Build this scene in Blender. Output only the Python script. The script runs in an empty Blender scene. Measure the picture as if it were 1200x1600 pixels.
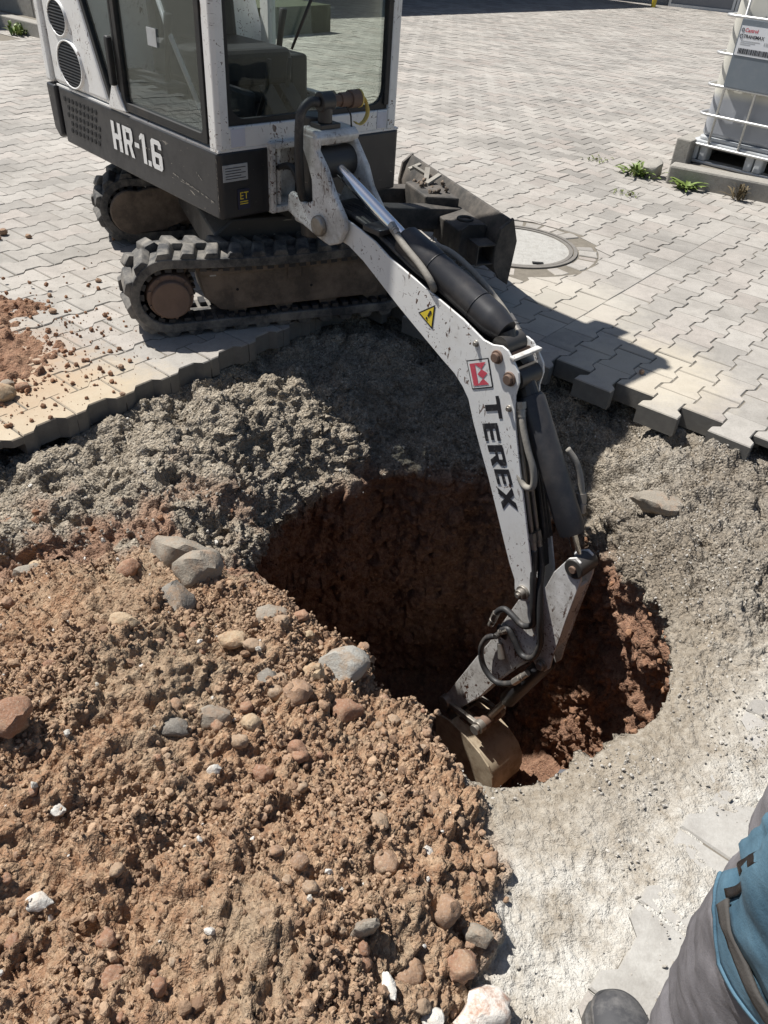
import bpy, bmesh, math, random
import numpy as np
from mathutils import Vector, Matrix
from mathutils.bvhtree import BVHTree

random.seed(7)
scene = bpy.context.scene
COL = scene.collection

# ------------------------------------------------------------------ camera
cam_data = bpy.data.cameras.new("camera")
cam = bpy.data.objects.new("camera", cam_data)
COL.objects.link(cam)
cam_data.sensor_fit = 'HORIZONTAL'
cam_data.sensor_width = 36.0
cam_data.lens = 36.06
cam_data.clip_start = 0.02
cam_data.clip_end = 400.0
CM = np.array([[0.99694633, 0.07808979, 0.0],
               [0.04811177, -0.61422692, 0.78766144],
               [0.06150832, -0.78525618, -0.61610831]])
CAM = np.array([0.0, 0.0, 1.45])
mw = Matrix.Identity(4)
for r in range(3):
    mw[r][0] = CM[r, 0]; mw[r][1] = -CM[r, 1]; mw[r][2] = -CM[r, 2]; mw[r][3] = CAM[r]
cam.matrix_world = mw
scene.camera = cam

# ------------------------------------------------------------------ sky, sun, exposure
SUN_TO = Vector((-0.56, 0.29, 1.0)).normalized()
world = bpy.data.worlds.new("World")
scene.world = world
world.use_nodes = True
wn = world.node_tree.nodes; wl = world.node_tree.links
wn.clear()
sky = wn.new('ShaderNodeTexSky'); sky.sky_type = 'NISHITA'; sky.sun_disc = False
sky.sun_elevation = math.asin(SUN_TO.z)
sky.sun_rotation = math.atan2(SUN_TO.x, SUN_TO.y)
sky.air_density = 1.0; sky.dust_density = 1.2; sky.ozone_density = 1.0
bg = wn.new('ShaderNodeBackground'); bg.inputs['Strength'].default_value = 0.055
wo = wn.new('ShaderNodeOutputWorld')
wl.new(sky.outputs[0], bg.inputs[0]); wl.new(bg.outputs[0], wo.inputs[0])

sun_data = bpy.data.lights.new("sun", 'SUN')
sun_data.energy = 5.0
sun_data.angle = math.radians(0.53)
sun_data.color = (1.0, 0.968, 0.92)
sun = bpy.data.objects.new("sun", sun_data); COL.objects.link(sun)
sun.rotation_euler = (-SUN_TO).to_track_quat('-Z', 'Y').to_euler()
sun.location = (-4, 3, 8)

scene.view_settings.view_transform = 'Standard'
scene.view_settings.look = 'None'
scene.view_settings.exposure = 0.5
scene.view_settings.gamma = 1.0
scene.view_settings.use_curve_mapping = False

# ------------------------------------------------------------------ helpers
def tag(o, label=None, cat=None, group=None, kind=None):
    if label: o['label'] = label
    if cat: o['category'] = cat
    if group: o['group'] = group
    if kind: o['kind'] = kind
    return o

def link(o, parent=None):
    COL.objects.link(o)
    if parent is not None:
        o.parent = parent
    return o

def empty(name, loc, rz=0.0):
    o = bpy.data.objects.new(name, None)
    o.empty_display_size = 0.1
    o.location = loc; o.rotation_euler = (0, 0, rz)
    COL.objects.link(o)
    return o

def origin_of(parent):
    p = Vector((0, 0, 0))
    while parent is not None:
        p = p + Vector(parent.location); parent = parent.parent
    return p

def mesh_obj(name, verts, faces, mat, parent=None, smooth=False, bevel=0.0, segs=2, mats=None, fmat=None, auto=None):
    """verts in world space; object sits at its parent's origin"""
    o0 = origin_of(parent)
    me = bpy.data.meshes.new(name)
    me.from_pydata([tuple(Vector(v) - o0) for v in verts], [], faces)
    for m in (mats or [mat]):
        me.materials.append(m)
    if fmat:
        me.polygons.foreach_set('material_index', fmat)
    if smooth:
        me.polygons.foreach_set('use_smooth', [True] * len(me.polygons))
    me.validate(); me.update()
    bm = bmesh.new(); bm.from_mesh(me)
    bmesh.ops.recalc_face_normals(bm, faces=bm.faces)
    bm.to_mesh(me); bm.free()
    if auto is not None:
        me.polygons.foreach_set('use_smooth', [True] * len(me.polygons))
        me.set_sharp_from_angle(angle=math.radians(auto))
    o = bpy.data.objects.new(name, me)
    link(o, parent)
    if bevel > 0:
        b = o.modifiers.new('bevel', 'BEVEL'); b.width = bevel; b.segments = segs
        b.limit_method = 'ANGLE'; b.angle_limit = math.radians(35)
    return o

class MB:
    """collects shapes in world space, then becomes ONE mesh object"""
    def __init__(self): self.v = []; self.f = []
    def add(self, verts, faces):
        k = len(self.v)
        self.v += [tuple(x) for x in verts]
        self.f += [tuple(i + k for i in fc) for fc in faces]
        return self
    def prism(self, fn, poly, o0, o1):
        """poly of 2D points mapped through fn(a,b,off)"""
        n = len(poly)
        vs = [fn(a, b, o0) for a, b in poly] + [fn(a, b, o1) for a, b in poly]
        fs = [tuple(range(n))[::-1], tuple(range(n, 2 * n))]
        fs += [(i, (i + 1) % n, n + (i + 1) % n, n + i) for i in range(n)]
        return self.add(vs, fs)
    def box(self, fn, a0, a1, b0, b1, c0, c1):
        vs = [fn(a, b, c) for c in (c0, c1) for a, b in ((a0, b0), (a1, b0), (a1, b1), (a0, b1))]
        fs = [(3, 2, 1, 0), (4, 5, 6, 7), (0, 1, 5, 4), (1, 2, 6, 5), (2, 3, 7, 6), (3, 0, 4, 7)]
        return self.add(vs, fs)
    def tube(self, pts, rad, seg=12, caps=True):
        pts = [Vector(p) for p in pts]
        n = len(pts)
        if not hasattr(rad, '__len__'): rad = [rad] * n
        prev = None; rings = []
        for i, p in enumerate(pts):
            if i == 0: t = pts[1] - p
            elif i == n - 1: t = p - pts[i - 1]
            else: t = pts[i + 1] - pts[i - 1]
            t = t.normalized() if t.length > 1e-9 else Vector((0, 0, 1))
            if prev is None:
                ref = Vector((0, 0, 1)) if abs(t.z) < 0.9 else Vector((1, 0, 0))
                u = t.cross(ref).normalized()
            else:
                u = (prev - t * prev.dot(t)).normalized()
            prev = u; w = t.cross(u)
            rings.append([p + (u * math.cos(a) + w * math.sin(a)) * rad[i] for a in [2 * math.pi * j / seg for j in range(seg)]])
        vs = [v for r in rings for v in r]; fs = []
        for i in range(n - 1):
            for j in range(seg):
                fs.append((i * seg + j, i * seg + (j + 1) % seg, (i + 1) * seg + (j + 1) % seg, (i + 1) * seg + j))
        if caps:
            fs.append(tuple(range(seg))[::-1]); fs.append(tuple((n - 1) * seg + j for j in range(seg)))
        return self.add(vs, fs)
    def cyl(self, p0, p1, r, seg=20, r1=None):
        return self.tube([p0, p1], [r, r if r1 is None else r1], seg)
    def build(self, name, mat, parent=None, **kw):
        return mesh_obj(name, self.v, self.f, mat, parent, **kw)

def smooth_path(pts, n=8):
    """Catmull-Rom through points"""
    P = [Vector(p) for p in pts]
    P = [P[0] * 2 - P[1]] + P + [P[-1] * 2 - P[-2]]
    out = []
    for i in range(1, len(P) - 2):
        for k in range(n):
            t = k / n
            a, b, c, d = P[i - 1], P[i], P[i + 1], P[i + 2]
            out.append(0.5 * ((2 * b) + (c - a) * t + (2 * a - 5 * b + 4 * c - d) * t * t + (3 * b - a - 3 * c + d) * t ** 3))
    out.append(P[-2])
    return out

# ---- numpy noise
def _hash(ix, iy, iz, seed):
    h = (ix.astype(np.uint32) * np.uint32(374761393)) ^ (iy.astype(np.uint32) * np.uint32(668265263)) ^ (iz.astype(np.uint32) * np.uint32(2246822519)) ^ np.uint32((seed * 3266489917) & 0xffffffff)
    h = (h ^ (h >> np.uint32(13))) * np.uint32(1274126177)
    h = (h ^ (h >> np.uint32(16))) * np.uint32(2654435761)
    h = h ^ (h >> np.uint32(15))
    return h.astype(np.float64) / 4294967295.0

def vnoise(p, seed=0):
    i = np.floor(p).astype(np.int64); f = p - i
    f = f * f * (3 - 2 * f)
    r = 0
    for dx in (0, 1):
        wx = f[:, 0] if dx else 1 - f[:, 0]
        for dy in (0, 1):
            wy = f[:, 1] if dy else 1 - f[:, 1]
            for dz in (0, 1):
                wz = f[:, 2] if dz else 1 - f[:, 2]
                r = r + wx * wy * wz * _hash(i[:, 0] + dx, i[:, 1] + dy, i[:, 2] + dz, seed)
    return r * 2 - 1

def fbm(p, scale, octv, seed=0, gain=0.5, lac=2.03):
    a = 1.0; s = 0; tot = 0
    q = p * scale
    for k in range(octv):
        s = s + a * vnoise(q, seed + k * 17); tot += a
        a *= gain; q = q * lac + 11.3
    return s / tot

def worley(p, seed=0):
    """F1 distance and a random value of the nearest cell"""
    i = np.floor(p).astype(np.int64)
    best = np.full(len(p), 9.0); val = np.zeros(len(p))
    for dx in (-1, 0, 1):
        for dy in (-1, 0, 1):
            for dz in (-1, 0, 1):
                jx, jy, jz = i[:, 0] + dx, i[:, 1] + dy, i[:, 2] + dz
                qx = jx + _hash(jx, jy, jz, seed); qy = jy + _hash(jx, jy, jz, seed + 1); qz = jz + _hash(jx, jy, jz, seed + 2)
                d = (qx - p[:, 0]) ** 2 + (qy - p[:, 1]) ** 2 + (qz - p[:, 2]) ** 2
                m = d < best
                best = np.where(m, d, best); val = np.where(m, _hash(jx, jy, jz, seed + 3), val)
    return np.sqrt(best), val

def sstep(a, b, x):
    t = np.clip((x - a) / (b - a), 0, 1)
    return t * t * (3 - 2 * t)

# ------------------------------------------------------------------ materials
class NT:
    def __init__(self, name):
        self.m = bpy.data.materials.new(name); self.m.use_nodes = True
        self.t = self.m.node_tree; self.t.nodes.clear()
        self.out = self.t.nodes.new('ShaderNodeOutputMaterial')
        self.b = self.t.nodes.new('ShaderNodeBsdfPrincipled')
        self.t.links.new(self.b.outputs[0], self.out.inputs[0])
    def n(self, typ, **kw):
        x = self.t.nodes.new(typ)
        for k, v in kw.items(): setattr(x, k, v)
        return x
    def l(self, a, b): self.t.links.new(a, b)
    def coord(self, kind='pos'):
        if kind == 'pos': return self.n('ShaderNodeNewGeometry').outputs['Position']
        return self.n('ShaderNodeTexCoord').outputs['Object']
    def mapping(self, co, scale=(1, 1, 1), rot=(0, 0, 0), loc=(0, 0, 0)):
        m = self.n('ShaderNodeMapping'); self.l(co, m.inputs[0])
        m.inputs['Scale'].default_value = scale; m.inputs['Rotation'].default_value = rot; m.inputs['Location'].default_value = loc
        return m.outputs[0]
    def noise(self, co, scale, detail=6, rough=0.6, dist=0.0):
        x = self.n('ShaderNodeTexNoise'); self.l(co, x.inputs['Vector'])
        x.inputs['Scale'].default_value = scale; x.inputs['Detail'].default_value = detail
        x.inputs['Roughness'].default_value = rough; x.inputs['Distortion'].default_value = dist
        return x.outputs['Fac']
    def voro(self, co, scale, feature='F1', out='Distance', rnd=1.0):
        x = self.n('ShaderNodeTexVoronoi', feature=feature); self.l(co, x.inputs['Vector'])
        x.inputs['Scale'].default_value = scale
        x.inputs['Randomness'].default_value = rnd
        return x.outputs[out]
    def ramp(self, fac, lo, hi, c0=(0, 0, 0, 1), c1=(1, 1, 1, 1)):
        r = self.n('ShaderNodeValToRGB'); self.l(fac, r.inputs[0])
        r.color_ramp.elements[0].position = lo; r.color_ramp.elements[1].position = hi
        r.color_ramp.elements[0].color = c0; r.color_ramp.elements[1].color = c1
        return r.outputs[0]
    def mix(self, fac, a, b, mode='MIX'):
        x = self.n('ShaderNodeMix', data_type='RGBA', blend_type=mode)
        for s, v in ((x.inputs[0], fac), (x.inputs[6], a), (x.inputs[7], b)):
            if hasattr(v, 'is_output'): self.l(v, s)
            elif hasattr(v, '__len__'): s.default_value = (*v[:3], 1.0)
            else: s.default_value = v
        return x.outputs[2]
    def math(self, op, a, b=0.0, clamp=False):
        x = self.n('ShaderNodeMath', operation=op, use_clamp=clamp)
        for s, v in ((x.inputs[0], a), (x.inputs[1], b)):
            if hasattr(v, 'is_output'): self.l(v, s)
            else: s.default_value = v
        return x.outputs[0]
    def attr(self, name, out='Fac'):
        x = self.n('ShaderNodeAttribute', attribute_name=name); return x.outputs[out]
    def bump(self, h, strength=0.5, dist=0.005, prev=None):
        x = self.n('ShaderNodeBump'); self.l(h, x.inputs['Height'])
        x.inputs['Strength'].default_value = strength; x.inputs['Distance'].default_value = dist
        if prev is not None: self.l(prev, x.inputs['Normal'])
        return x.outputs[0]
    def set(self, **kw):
        for k, v in kw.items():
            s = self.b.inputs[k]
            if hasattr(v, 'is_output'): self.l(v, s)
            elif hasattr(v, '__len__') and len(v) == 3: s.default_value = (*v, 1.0)
            else: s.default_value = v
        return self.m

def mat_simple(name, col, rough=0.6, metal=0.0, var=0.15, scale=20.0, bump=0.0, bscale=60.0, dirt=0.0, dirtcol=(0.16, 0.12, 0.085), dscale=6.0, dlo=0.5, dhi=0.68):
    m = NT(name); co = m.coord()
    nz = m.noise(co, scale, 5)
    c = m.mix(nz, [x * (1 - var) for x in col], [min(1, x * (1 + var)) for x in col])
    if dirt > 0:
        d = m.ramp(m.noise(co, dscale, 8, 0.72), dlo, dhi)
        c = m.mix(m.math('MULTIPLY', d, dirt), c, dirtcol)
    kw = dict(Roughness=rough, Metallic=metal)
    kw['Base Color'] = c
    if bump > 0: kw['Normal'] = m.bump(m.noise(co, bscale, 6), bump, 0.004)
    return m.set(**kw)

def mat_white_paint(name='worn_white_paint', wear=0.0):
    m = NT(name); co = m.coord()
    base = m.mix(m.noise(co, 4, 6), (0.74, 0.735, 0.71), (0.84, 0.835, 0.81))
    grime = m.ramp(m.noise(co, 7, 7, 0.75), 0.5 - wear * .12, 0.78 - wear * .1)
    c = m.mix(m.math('MULTIPLY', grime, 0.38 + wear * .35), base, (0.40, 0.34, 0.24) if wear == 0 else (0.20, 0.165, 0.12))
    # thin scratches: stretched noise in two directions, broken up
    s1 = m.ramp(m.noise(m.mapping(co, (70, 9, 22), (0.3, 0.5, 0.7)), 1.0, 3, 0.5, 1.2), 0.64 - wear * .03, 0.66 - wear * .03)
    s2 = m.ramp(m.noise(m.mapping(co, (14, 60, 80), (0.9, 0.2, 0.1)), 1.0, 3, 0.5, 1.6), 0.655 - wear * .03, 0.675 - wear * .03)
    gate = m.ramp(m.noise(co, 5, 3), 0.42, 0.56)
    scr = m.math('MULTIPLY', m.math('MAXIMUM', s1, s2), gate, True)
    chips = m.ramp(m.noise(co, 52, 5, 0.7), 0.685 - wear * .065, 0.705 - wear * .06)
    gate2 = m.ramp(m.noise(co, 4.3, 4, 0.6), 0.54 - wear * .14, 0.64 - wear * .06)
    chips = m.math('MULTIPLY', chips, gate2, True)
    rustc = m.mix(m.noise(co, 30, 4), (0.03, 0.024, 0.02), (0.15, 0.06, 0.03))
    c = m.mix(m.math('MAXIMUM', scr, chips), c, rustc)
    rg = m.math('ADD', m.math('MULTIPLY', grime, 0.25), 0.33)
    return m.set(**{'Base Color': c, 'Roughness': rg, 'Normal': m.bump(m.noise(co, 25, 5), 0.08, 0.004)})

def mat_black_panel(name='scuffed_black_panel', base=(0.013, 0.0135, 0.0155)):
    m = NT(name); co = m.coord()
    c = m.mix(m.noise(co, 5, 6), base, [x * 2.2 for x in base])
    dust = m.ramp(m.noise(co, 9, 8, 0.75), 0.45, 0.8)
    c = m.mix(m.math('MULTIPLY', dust, 0.09), c, (0.17, 0.15, 0.13))
    sc = m.ramp(m.noise(m.mapping(co, (12, 16, 75), (0.15, 0.1, 0.4)), 1.0, 4, 0.6, 0.8), 0.68, 0.70)
    g = m.ramp(m.noise(co, 4.3, 3), 0.5, 0.6)
    sp = m.ramp(m.noise(co, 70, 4, 0.6), 0.72, 0.745)
    c = m.mix(m.math('MULTIPLY', m.math('MAXIMUM', sc, sp), g, True), c, (0.42, 0.38, 0.31))
    return m.set(**{'Base Color': c, 'Roughness': m.math('ADD', m.math('MULTIPLY', dust, 0.3), 0.38), 'Normal': m.bump(m.noise(co, 18, 5), 0.1, 0.004)})

def mat_glass(tint):
    m = NT('cab_glass'); t = m.t
    t.nodes.remove(m.b)
    tr = m.n('ShaderNodeBsdfTransparent'); tr.inputs[0].default_value = (*tint, 1)
    gl = m.n('ShaderNodeBsdfGlossy'); gl.inputs['Roughness'].default_value = 0.01; gl.inputs['Color'].default_value = (0.9, 0.95, 0.93, 1)
    df = m.n('ShaderNodeBsdfDiffuse'); df.inputs['Color'].default_value = (0.45, 0.45, 0.44, 1)
    fr = m.n('ShaderNodeFresnel'); fr.inputs['IOR'].default_value = 1.5
    fm = m.math('MULTIPLY', fr.outputs[0], 0.36, True)
    a = m.n('ShaderNodeMixShader'); m.l(fm, a.inputs[0]); m.l(tr.outputs[0], a.inputs[1]); m.l(gl.outputs[0], a.inputs[2])
    co = m.coord()
    dust = m.math('MULTIPLY', m.ramp(m.noise(co, 9, 7, 0.7), 0.42, 0.85), 0.016)
    streak = m.math('MULTIPLY', m.ramp(m.noise(m.mapping(co, (30, 30, 3)), 1.0, 4), 0.6, 0.75), 0.02)
    b = m.n('ShaderNodeMixShader'); m.l(m.math('ADD', dust, streak), b.inputs[0]); m.l(a.outputs[0], b.inputs[1]); m.l(df.outputs[0], b.inputs[2])
    m.l(b.outputs[0], m.out.inputs[0])
    return m.m

def mat_paver(individual, dusty=False):
    m = NT('paver_concrete' + ('_single' if individual else '') + ('_dusty' if dusty else '')); co = m.coord()
    if individual: rnd = m.n('ShaderNodeObjectInfo').outputs['Random']
    else: rnd = m.attr('tint')
    c = m.mix(rnd, (0.235, 0.221, 0.20), (0.385, 0.362, 0.327))
    pink = m.ramp(m.math('FRACT', m.math('MULTIPLY', rnd, 7.31)), 0.55, 1.0)
    c = m.mix(m.math('MULTIPLY', pink, 0.4), c, (0.37, 0.30, 0.26))
    c = m.mix(m.ramp(m.noise(co, 1.1, 5, 0.6), 0.4, 0.62), c, m.mix(0.5, c, (0.46, 0.43, 0.385)))
    c = m.mix(m.math('MULTIPLY', m.ramp(m.noise(co, 14, 6, 0.75), 0.45, 0.75), 0.4), c, (0.17, 0.155, 0.135))
    c = m.mix(m.math('MULTIPLY', m.ramp(m.noise(co, 1.7, 7, 0.7), 0.48, 0.68), 0.5), c, (0.185, 0.172, 0.152))
    c = m.mix(m.math('MULTIPLY', m.ramp(m.noise(co, 160, 3, 0.6), 0.5, 0.8), 0.4), c, (0.12, 0.11, 0.10))
    c = m.mix(m.math('MULTIPLY', m.ramp(m.noise(m.mapping(co, (6, 22, 1), (0, 0, 0.6)), 1.0, 6, 0.7), 0.6, 0.75), 0.5), c, (0.5, 0.475, 0.42))
    # soil tracked over the stones beside the dig
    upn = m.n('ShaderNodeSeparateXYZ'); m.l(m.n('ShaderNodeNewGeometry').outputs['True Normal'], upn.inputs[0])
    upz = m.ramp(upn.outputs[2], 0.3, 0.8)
    c = m.mix(upz, m.mix(m.noise(co, 30, 5, .7), (0.10, 0.095, 0.085), (0.20, 0.19, 0.17)), c)  # side faces darkened: buried dirty concrete, plus their shade put into the colour
    def blob(x, y, r, colr, k):
        nonlocal c
        d = m.n('ShaderNodeVectorMath', operation='DISTANCE'); m.l(co, d.inputs[0]); d.inputs[1].default_value = (x, y, 0)
        f = m.math('SUBTRACT', 1.0, m.math('DIVIDE', d.outputs['Value'], r), True)
        f = m.math('MULTIPLY', m.ramp(m.math('ADD', f, m.math('MULTIPLY', m.math('SUBTRACT', m.noise(co, 13, 6, 0.7), 0.5), 0.7)), 0.18, 0.6), k)
        c = m.mix(m.math('MULTIPLY', f, upz), c, colr)
    blob(-1.15, 2.28, 0.62, (0.50, 0.39, 0.24), 0.55)
    blob(-1.55, 2.5, 0.6, (0.36, 0.24, 0.15), 0.6)
    blob(1.05, 2.95, 0.5, (0.52, 0.46, 0.35), 0.55)
    blob(0.75, 3.6, 0.6, (0.5, 0.46, 0.38), 0.5)
    if dusty:
        f = m.math('MULTIPLY', m.ramp(m.noise(co, 9, 8, 0.75), 0.32, 0.62), upz)
        c = m.mix(f, c, m.mix(m.noise(co, 90, 4, .7), (0.30, 0.285, 0.255), (0.50, 0.485, 0.45)))
    return m.set(**{'Base Color': c, 'Roughness': 0.9, 'Normal': m.bump(m.noise(co, 220, 4, 0.7), 0.35, 0.003, m.bump(m.noise(co, 30, 5), 0.25, 0.004))})

def mat_soil():
    m = NT('excavated_soil'); co = m.coord()
    red = m.attr('red'); pile = m.attr('pile'); dust = m.attr('dust'); far = m.attr('brown')
    n1 = m.noise(co, 6, 5, 0.7); n2 = m.noise(co, 45, 4, 0.7); n3 = m.noise(co, 240, 2, 0.6)
    k2 = m.ramp(n2, 0.42, 0.70)
    gray = m.mix(n1, (0.185, 0.155, 0.118), (0.34, 0.292, 0.228))
    gray = m.mix(k2, gray, (0.38, 0.342, 0.283))
    gray = m.mix(m.math('MULTIPLY', far, 0.75), gray, m.mix(n1, (0.105, 0.086, 0.066), (0.25, 0.212, 0.168)))
    redc = m.mix(n1, (0.14, 0.073, 0.048), (0.275, 0.15, 0.094))
    redc = m.mix(k2, redc, (0.34, 0.20, 0.128))
    tan = m.mix(n1, (0.185, 0.098, 0.056), (0.34, 0.208, 0.125))
    tan = m.mix(k2, tan, (0.42, 0.30, 0.197))
    c = m.mix(red, gray, redc)
    c = m.mix(pile, c, tan)
    grp = m.math('MULTIPLY', m.ramp(m.noise(co, 2.4, 5, 0.65), 0.49, 0.62), m.math('MULTIPLY', pile, 0.55))
    c = m.mix(grp, c, m.mix(n2, (0.22, 0.175, 0.12), (0.37, 0.305, 0.22)))
    c = m.mix(m.math('MULTIPLY', m.ramp(n3, 0.5, 0.75), 0.35), c, m.mix(0.5, c, (0.55, 0.5, 0.42)))
    dn = m.math('MULTIPLY', dust, m.ramp(m.noise(co, 8, 6, 0.75), 0.36, 0.60))
    c = m.mix(dn, c, m.mix(n2, (0.40, 0.38, 0.335), (0.65, 0.63, 0.58)))
    vx = m.n('ShaderNodeTexVoronoi'); m.l(co, vx.inputs['Vector']); vx.inputs['Scale'].default_value = 120.0
    sep = m.n('ShaderNodeSeparateColor'); m.l(vx.outputs['Color'], sep.inputs[0])
    loose = m.math('MULTIPLY', m.math('SUBTRACT', 1.0, m.math('MULTIPLY', pile, 0.55)), m.math('SUBTRACT', 1.0, m.math('MULTIPLY', m.attr('fine'), 0.86)))
    loose = m.math('MULTIPLY', loose, m.math('SUBTRACT', 1.0, m.math('MULTIPLY', red, 0.6)))
    grain = m.mix(sep.outputs[0], (0.52, 0.51, 0.50), (1.42, 1.40, 1.36))
    c = m.mix(m.math('MULTIPLY', loose, m.math('ADD', 0.35, m.math('MULTIPLY', n1, 0.8))), c, m.mix(1.0, c, grain, 'MULTIPLY'))
    hgt = m.math('ADD', m.math('MULTIPLY', n3, 0.35), m.noise(co, 105, 3, 0.7))
    hgt = m.math('SUBTRACT', hgt, m.math('MULTIPLY', m.math('MULTIPLY', vx.outputs['Distance'], loose), 0.9))
    return m.set(**{'Base Color': c, 'Roughness': 0.95, 'Specular IOR Level': 0.2, 'Normal': m.bump(hgt, 0.9, 0.011)})

def mat_clod(name, ca, cb, rough=0.95):
    m = NT(name); co = m.coord()
    r = m.attr('tint')
    c = m.mix(r, ca, cb)
    c = m.mix(m.math('MULTIPLY', m.noise(co, 80, 6, 0.7), 0.6), c, m.mix(0.5, c, (0.42, 0.34, 0.25)))
    return m.set(**{'Base Color': c, 'Roughness': rough, 'Specular IOR Level': 0.25, 'Normal': m.bump(m.noise(co, 180, 5, 0.7), 0.6, 0.006)})

def mat_stone(name, ca, cb, dirt=(0.33, 0.19, 0.11), damt=0.6):
    m = NT(name); co = m.coord()
    c = m.mix(m.noise(co, 18, 8, 0.7), ca, cb)
    c = m.mix(m.math('MULTIPLY', m.ramp(m.noise(co, 22, 8, 0.75), 0.48, 0.62), damt), c, dirt)
    c = m.mix(m.math('MULTIPLY', m.ramp(m.noise(co, 230, 3), 0.5, 0.8), 0.35), c, (0.5, 0.47, 0.41))
    return m.set(**{'Base Color': c, 'Roughness': 0.9, 'Normal': m.bump(m.noise(co, 150, 6, 0.7), 0.6, 0.006, m.bump(m.noise(co, 35, 5), 0.4, 0.01))})
M = {}
M['white'] = mat_white_paint()
M['white_worn'] = mat_white_paint('greasy_worn_white_paint', 1.0)
M['black'] = mat_black_panel()
M['blackmetal'] = mat_black_panel('dirty_black_steel', (0.03, 0.028, 0.026))
M['sleeve'] = mat_simple('black_cylinder_sleeve', (0.028, 0.028, 0.031), 0.42, 0, 0.2, 12, 0.05, 40, 0.25, (0.14, 0.12, 0.10))
M['rubber'] = mat_simple('dusty_track_rubber', (0.035, 0.036, 0.038), 0.8, 0, 0.3, 14, 0.35, 55, 0.8, (0.25, 0.228, 0.195), 8.0, 0.40, 0.62)
M['rubber_dark'] = mat_simple('dark_rubber', (0.022, 0.022, 0.024), 0.6, 0, 0.3, 20, 0.2, 60, 0.3, (0.13, 0.11, 0.09))
M['mud'] = mat_simple('mud_caked_steel', (0.085, 0.066, 0.05), 0.85, 0, 0.35, 9, 0.4, 40, 0.75, (0.22, 0.165, 0.12), 7.0, 0.42, 0.62)
M['rust'] = mat_simple('rusty_brown_steel', (0.17, 0.11, 0.08), 0.75, 0, 0.3, 14, 0.35, 60, 0.5, (0.09, 0.065, 0.05), 9.0)
M['steel'] = mat_simple('bare_worn_steel', (0.36, 0.335, 0.30), 0.45, 0.7, 0.25, 40, 0.1, 90, 0.6, (0.16, 0.12, 0.08), 14.0)
M['chrome'] = NT('chrome_rod').set(**{'Base Color': (0.86, 0.88, 0.90), 'Metallic': 1.0, 'Roughness': 0.16})
M['hose_grey'] = mat_simple('dusty_grey_hose', (0.27, 0.25, 0.215), 0.75, 0, 0.25, 25, 0.25, 120, 0.5, (0.12, 0.1, 0.08), 14)
M['hose'] = mat_simple('black_hydraulic_hose', (0.03, 0.03, 0.031), 0.55, 0, 0.3, 25, 0.2, 140, 0.55, (0.17, 0.15, 0.13), 12)
M['bucket'] = mat_simple('worn_bucket_steel', (0.46, 0.38, 0.27), 0.55, 0.05, 0.25, 12, 0.15, 50, 0.6, (0.16, 0.10, 0.06), 8.0, 0.45, 0.6)
M['blade'] = mat_simple('dusty_blade_steel', (0.045, 0.042, 0.038), 0.75, 0, 0.4, 12, 0.35, 50, 0.7, (0.17, 0.145, 0.12), 6.0, 0.4, 0.65)
M['yellow'] = mat_simple('yellow_plastic', (0.72, 0.55, 0.16), 0.6, 0, 0.15, 30, 0, 1, 0.3)
M['signyellow'] = mat_simple('sign_yellow', (0.80, 0.62, 0.05), 0.5, 0, 0.08, 30, 0, 1, 0.2, (0.4, 0.3, 0.15), 30)
M['ink'] = mat_simple('black_print', (0.02, 0.02, 0.024), 0.55, 0, 0.1, 30, 0, 1, 0.25, (0.4, 0.39, 0.36), 45.0, 0.58, 0.64)
M['redprint'] = mat_simple('faded_red_print', (0.62, 0.085, 0.12), 0.5, 0, 0.12, 20, 0, 1, 0.35, (0.72, 0.55, 0.52), 40.0, 0.55, 0.62)
M['whiteprint'] = mat_simple('white_print', (0.78, 0.78, 0.76), 0.5, 0, 0.05, 20, 0, 1, 0.5, (0.05, 0.05, 0.05), 50.0, 0.58, 0.63)
M['plate'] = mat_simple('grey_sticker', (0.42, 0.43, 0.43), 0.5, 0, 0.15, 50, 0, 1, 0.4)
M['bluewhite'] = mat_simple('lilac_white_tape', (0.60, 0.61, 0.68), 0.5, 0, 0.08, 10, 0, 1, 0.25)
M['glass_side'] = mat_glass((0.79, 0.815, 0.825))
M['glass'] = mat_glass((0.945, 0.97, 0.955))
M['gasket'] = mat_simple('black_gasket', (0.018, 0.018, 0.018), 0.6, 0, 0.2, 20, 0.05, 40, 0.2)
M['dark'] = mat_simple('dark_cavity', (0.012, 0.012, 0.012), 0.9)
M['seat'] = mat_simple('black_seat_vinyl', (0.016, 0.016, 0.018), 0.6, 0, 0.25, 12, 0.1, 40, 0.1)
M['concrete'] = mat_stone('kerb_concrete', (0.25, 0.235, 0.21), (0.36, 0.34, 0.30), (0.18, 0.165, 0.14), 0.4)
M['cover'] = mat_stone('cover_concrete', (0.33, 0.32, 0.295), (0.44, 0.43, 0.40), (0.25, 0.235, 0.21), 0.5)
M['iron'] = mat_simple('cast_iron', (0.20, 0.185, 0.165), 0.7, 0.3, 0.3, 30, 0.2, 80, 0.5, (0.28, 0.26, 0.22), 14)
M['bed'] = mat_simple('joint_sand', (0.17, 0.15, 0.12), 0.95, 0, 0.35, 30, 0.3, 120, 0.4, (0.10, 0.09, 0.07), 3)
M['soil'] = mat_soil()
M['paver1'] = mat_paver(True); M['paverN'] = mat_paver(False); M['paverD'] = mat_paver(True, True)

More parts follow.
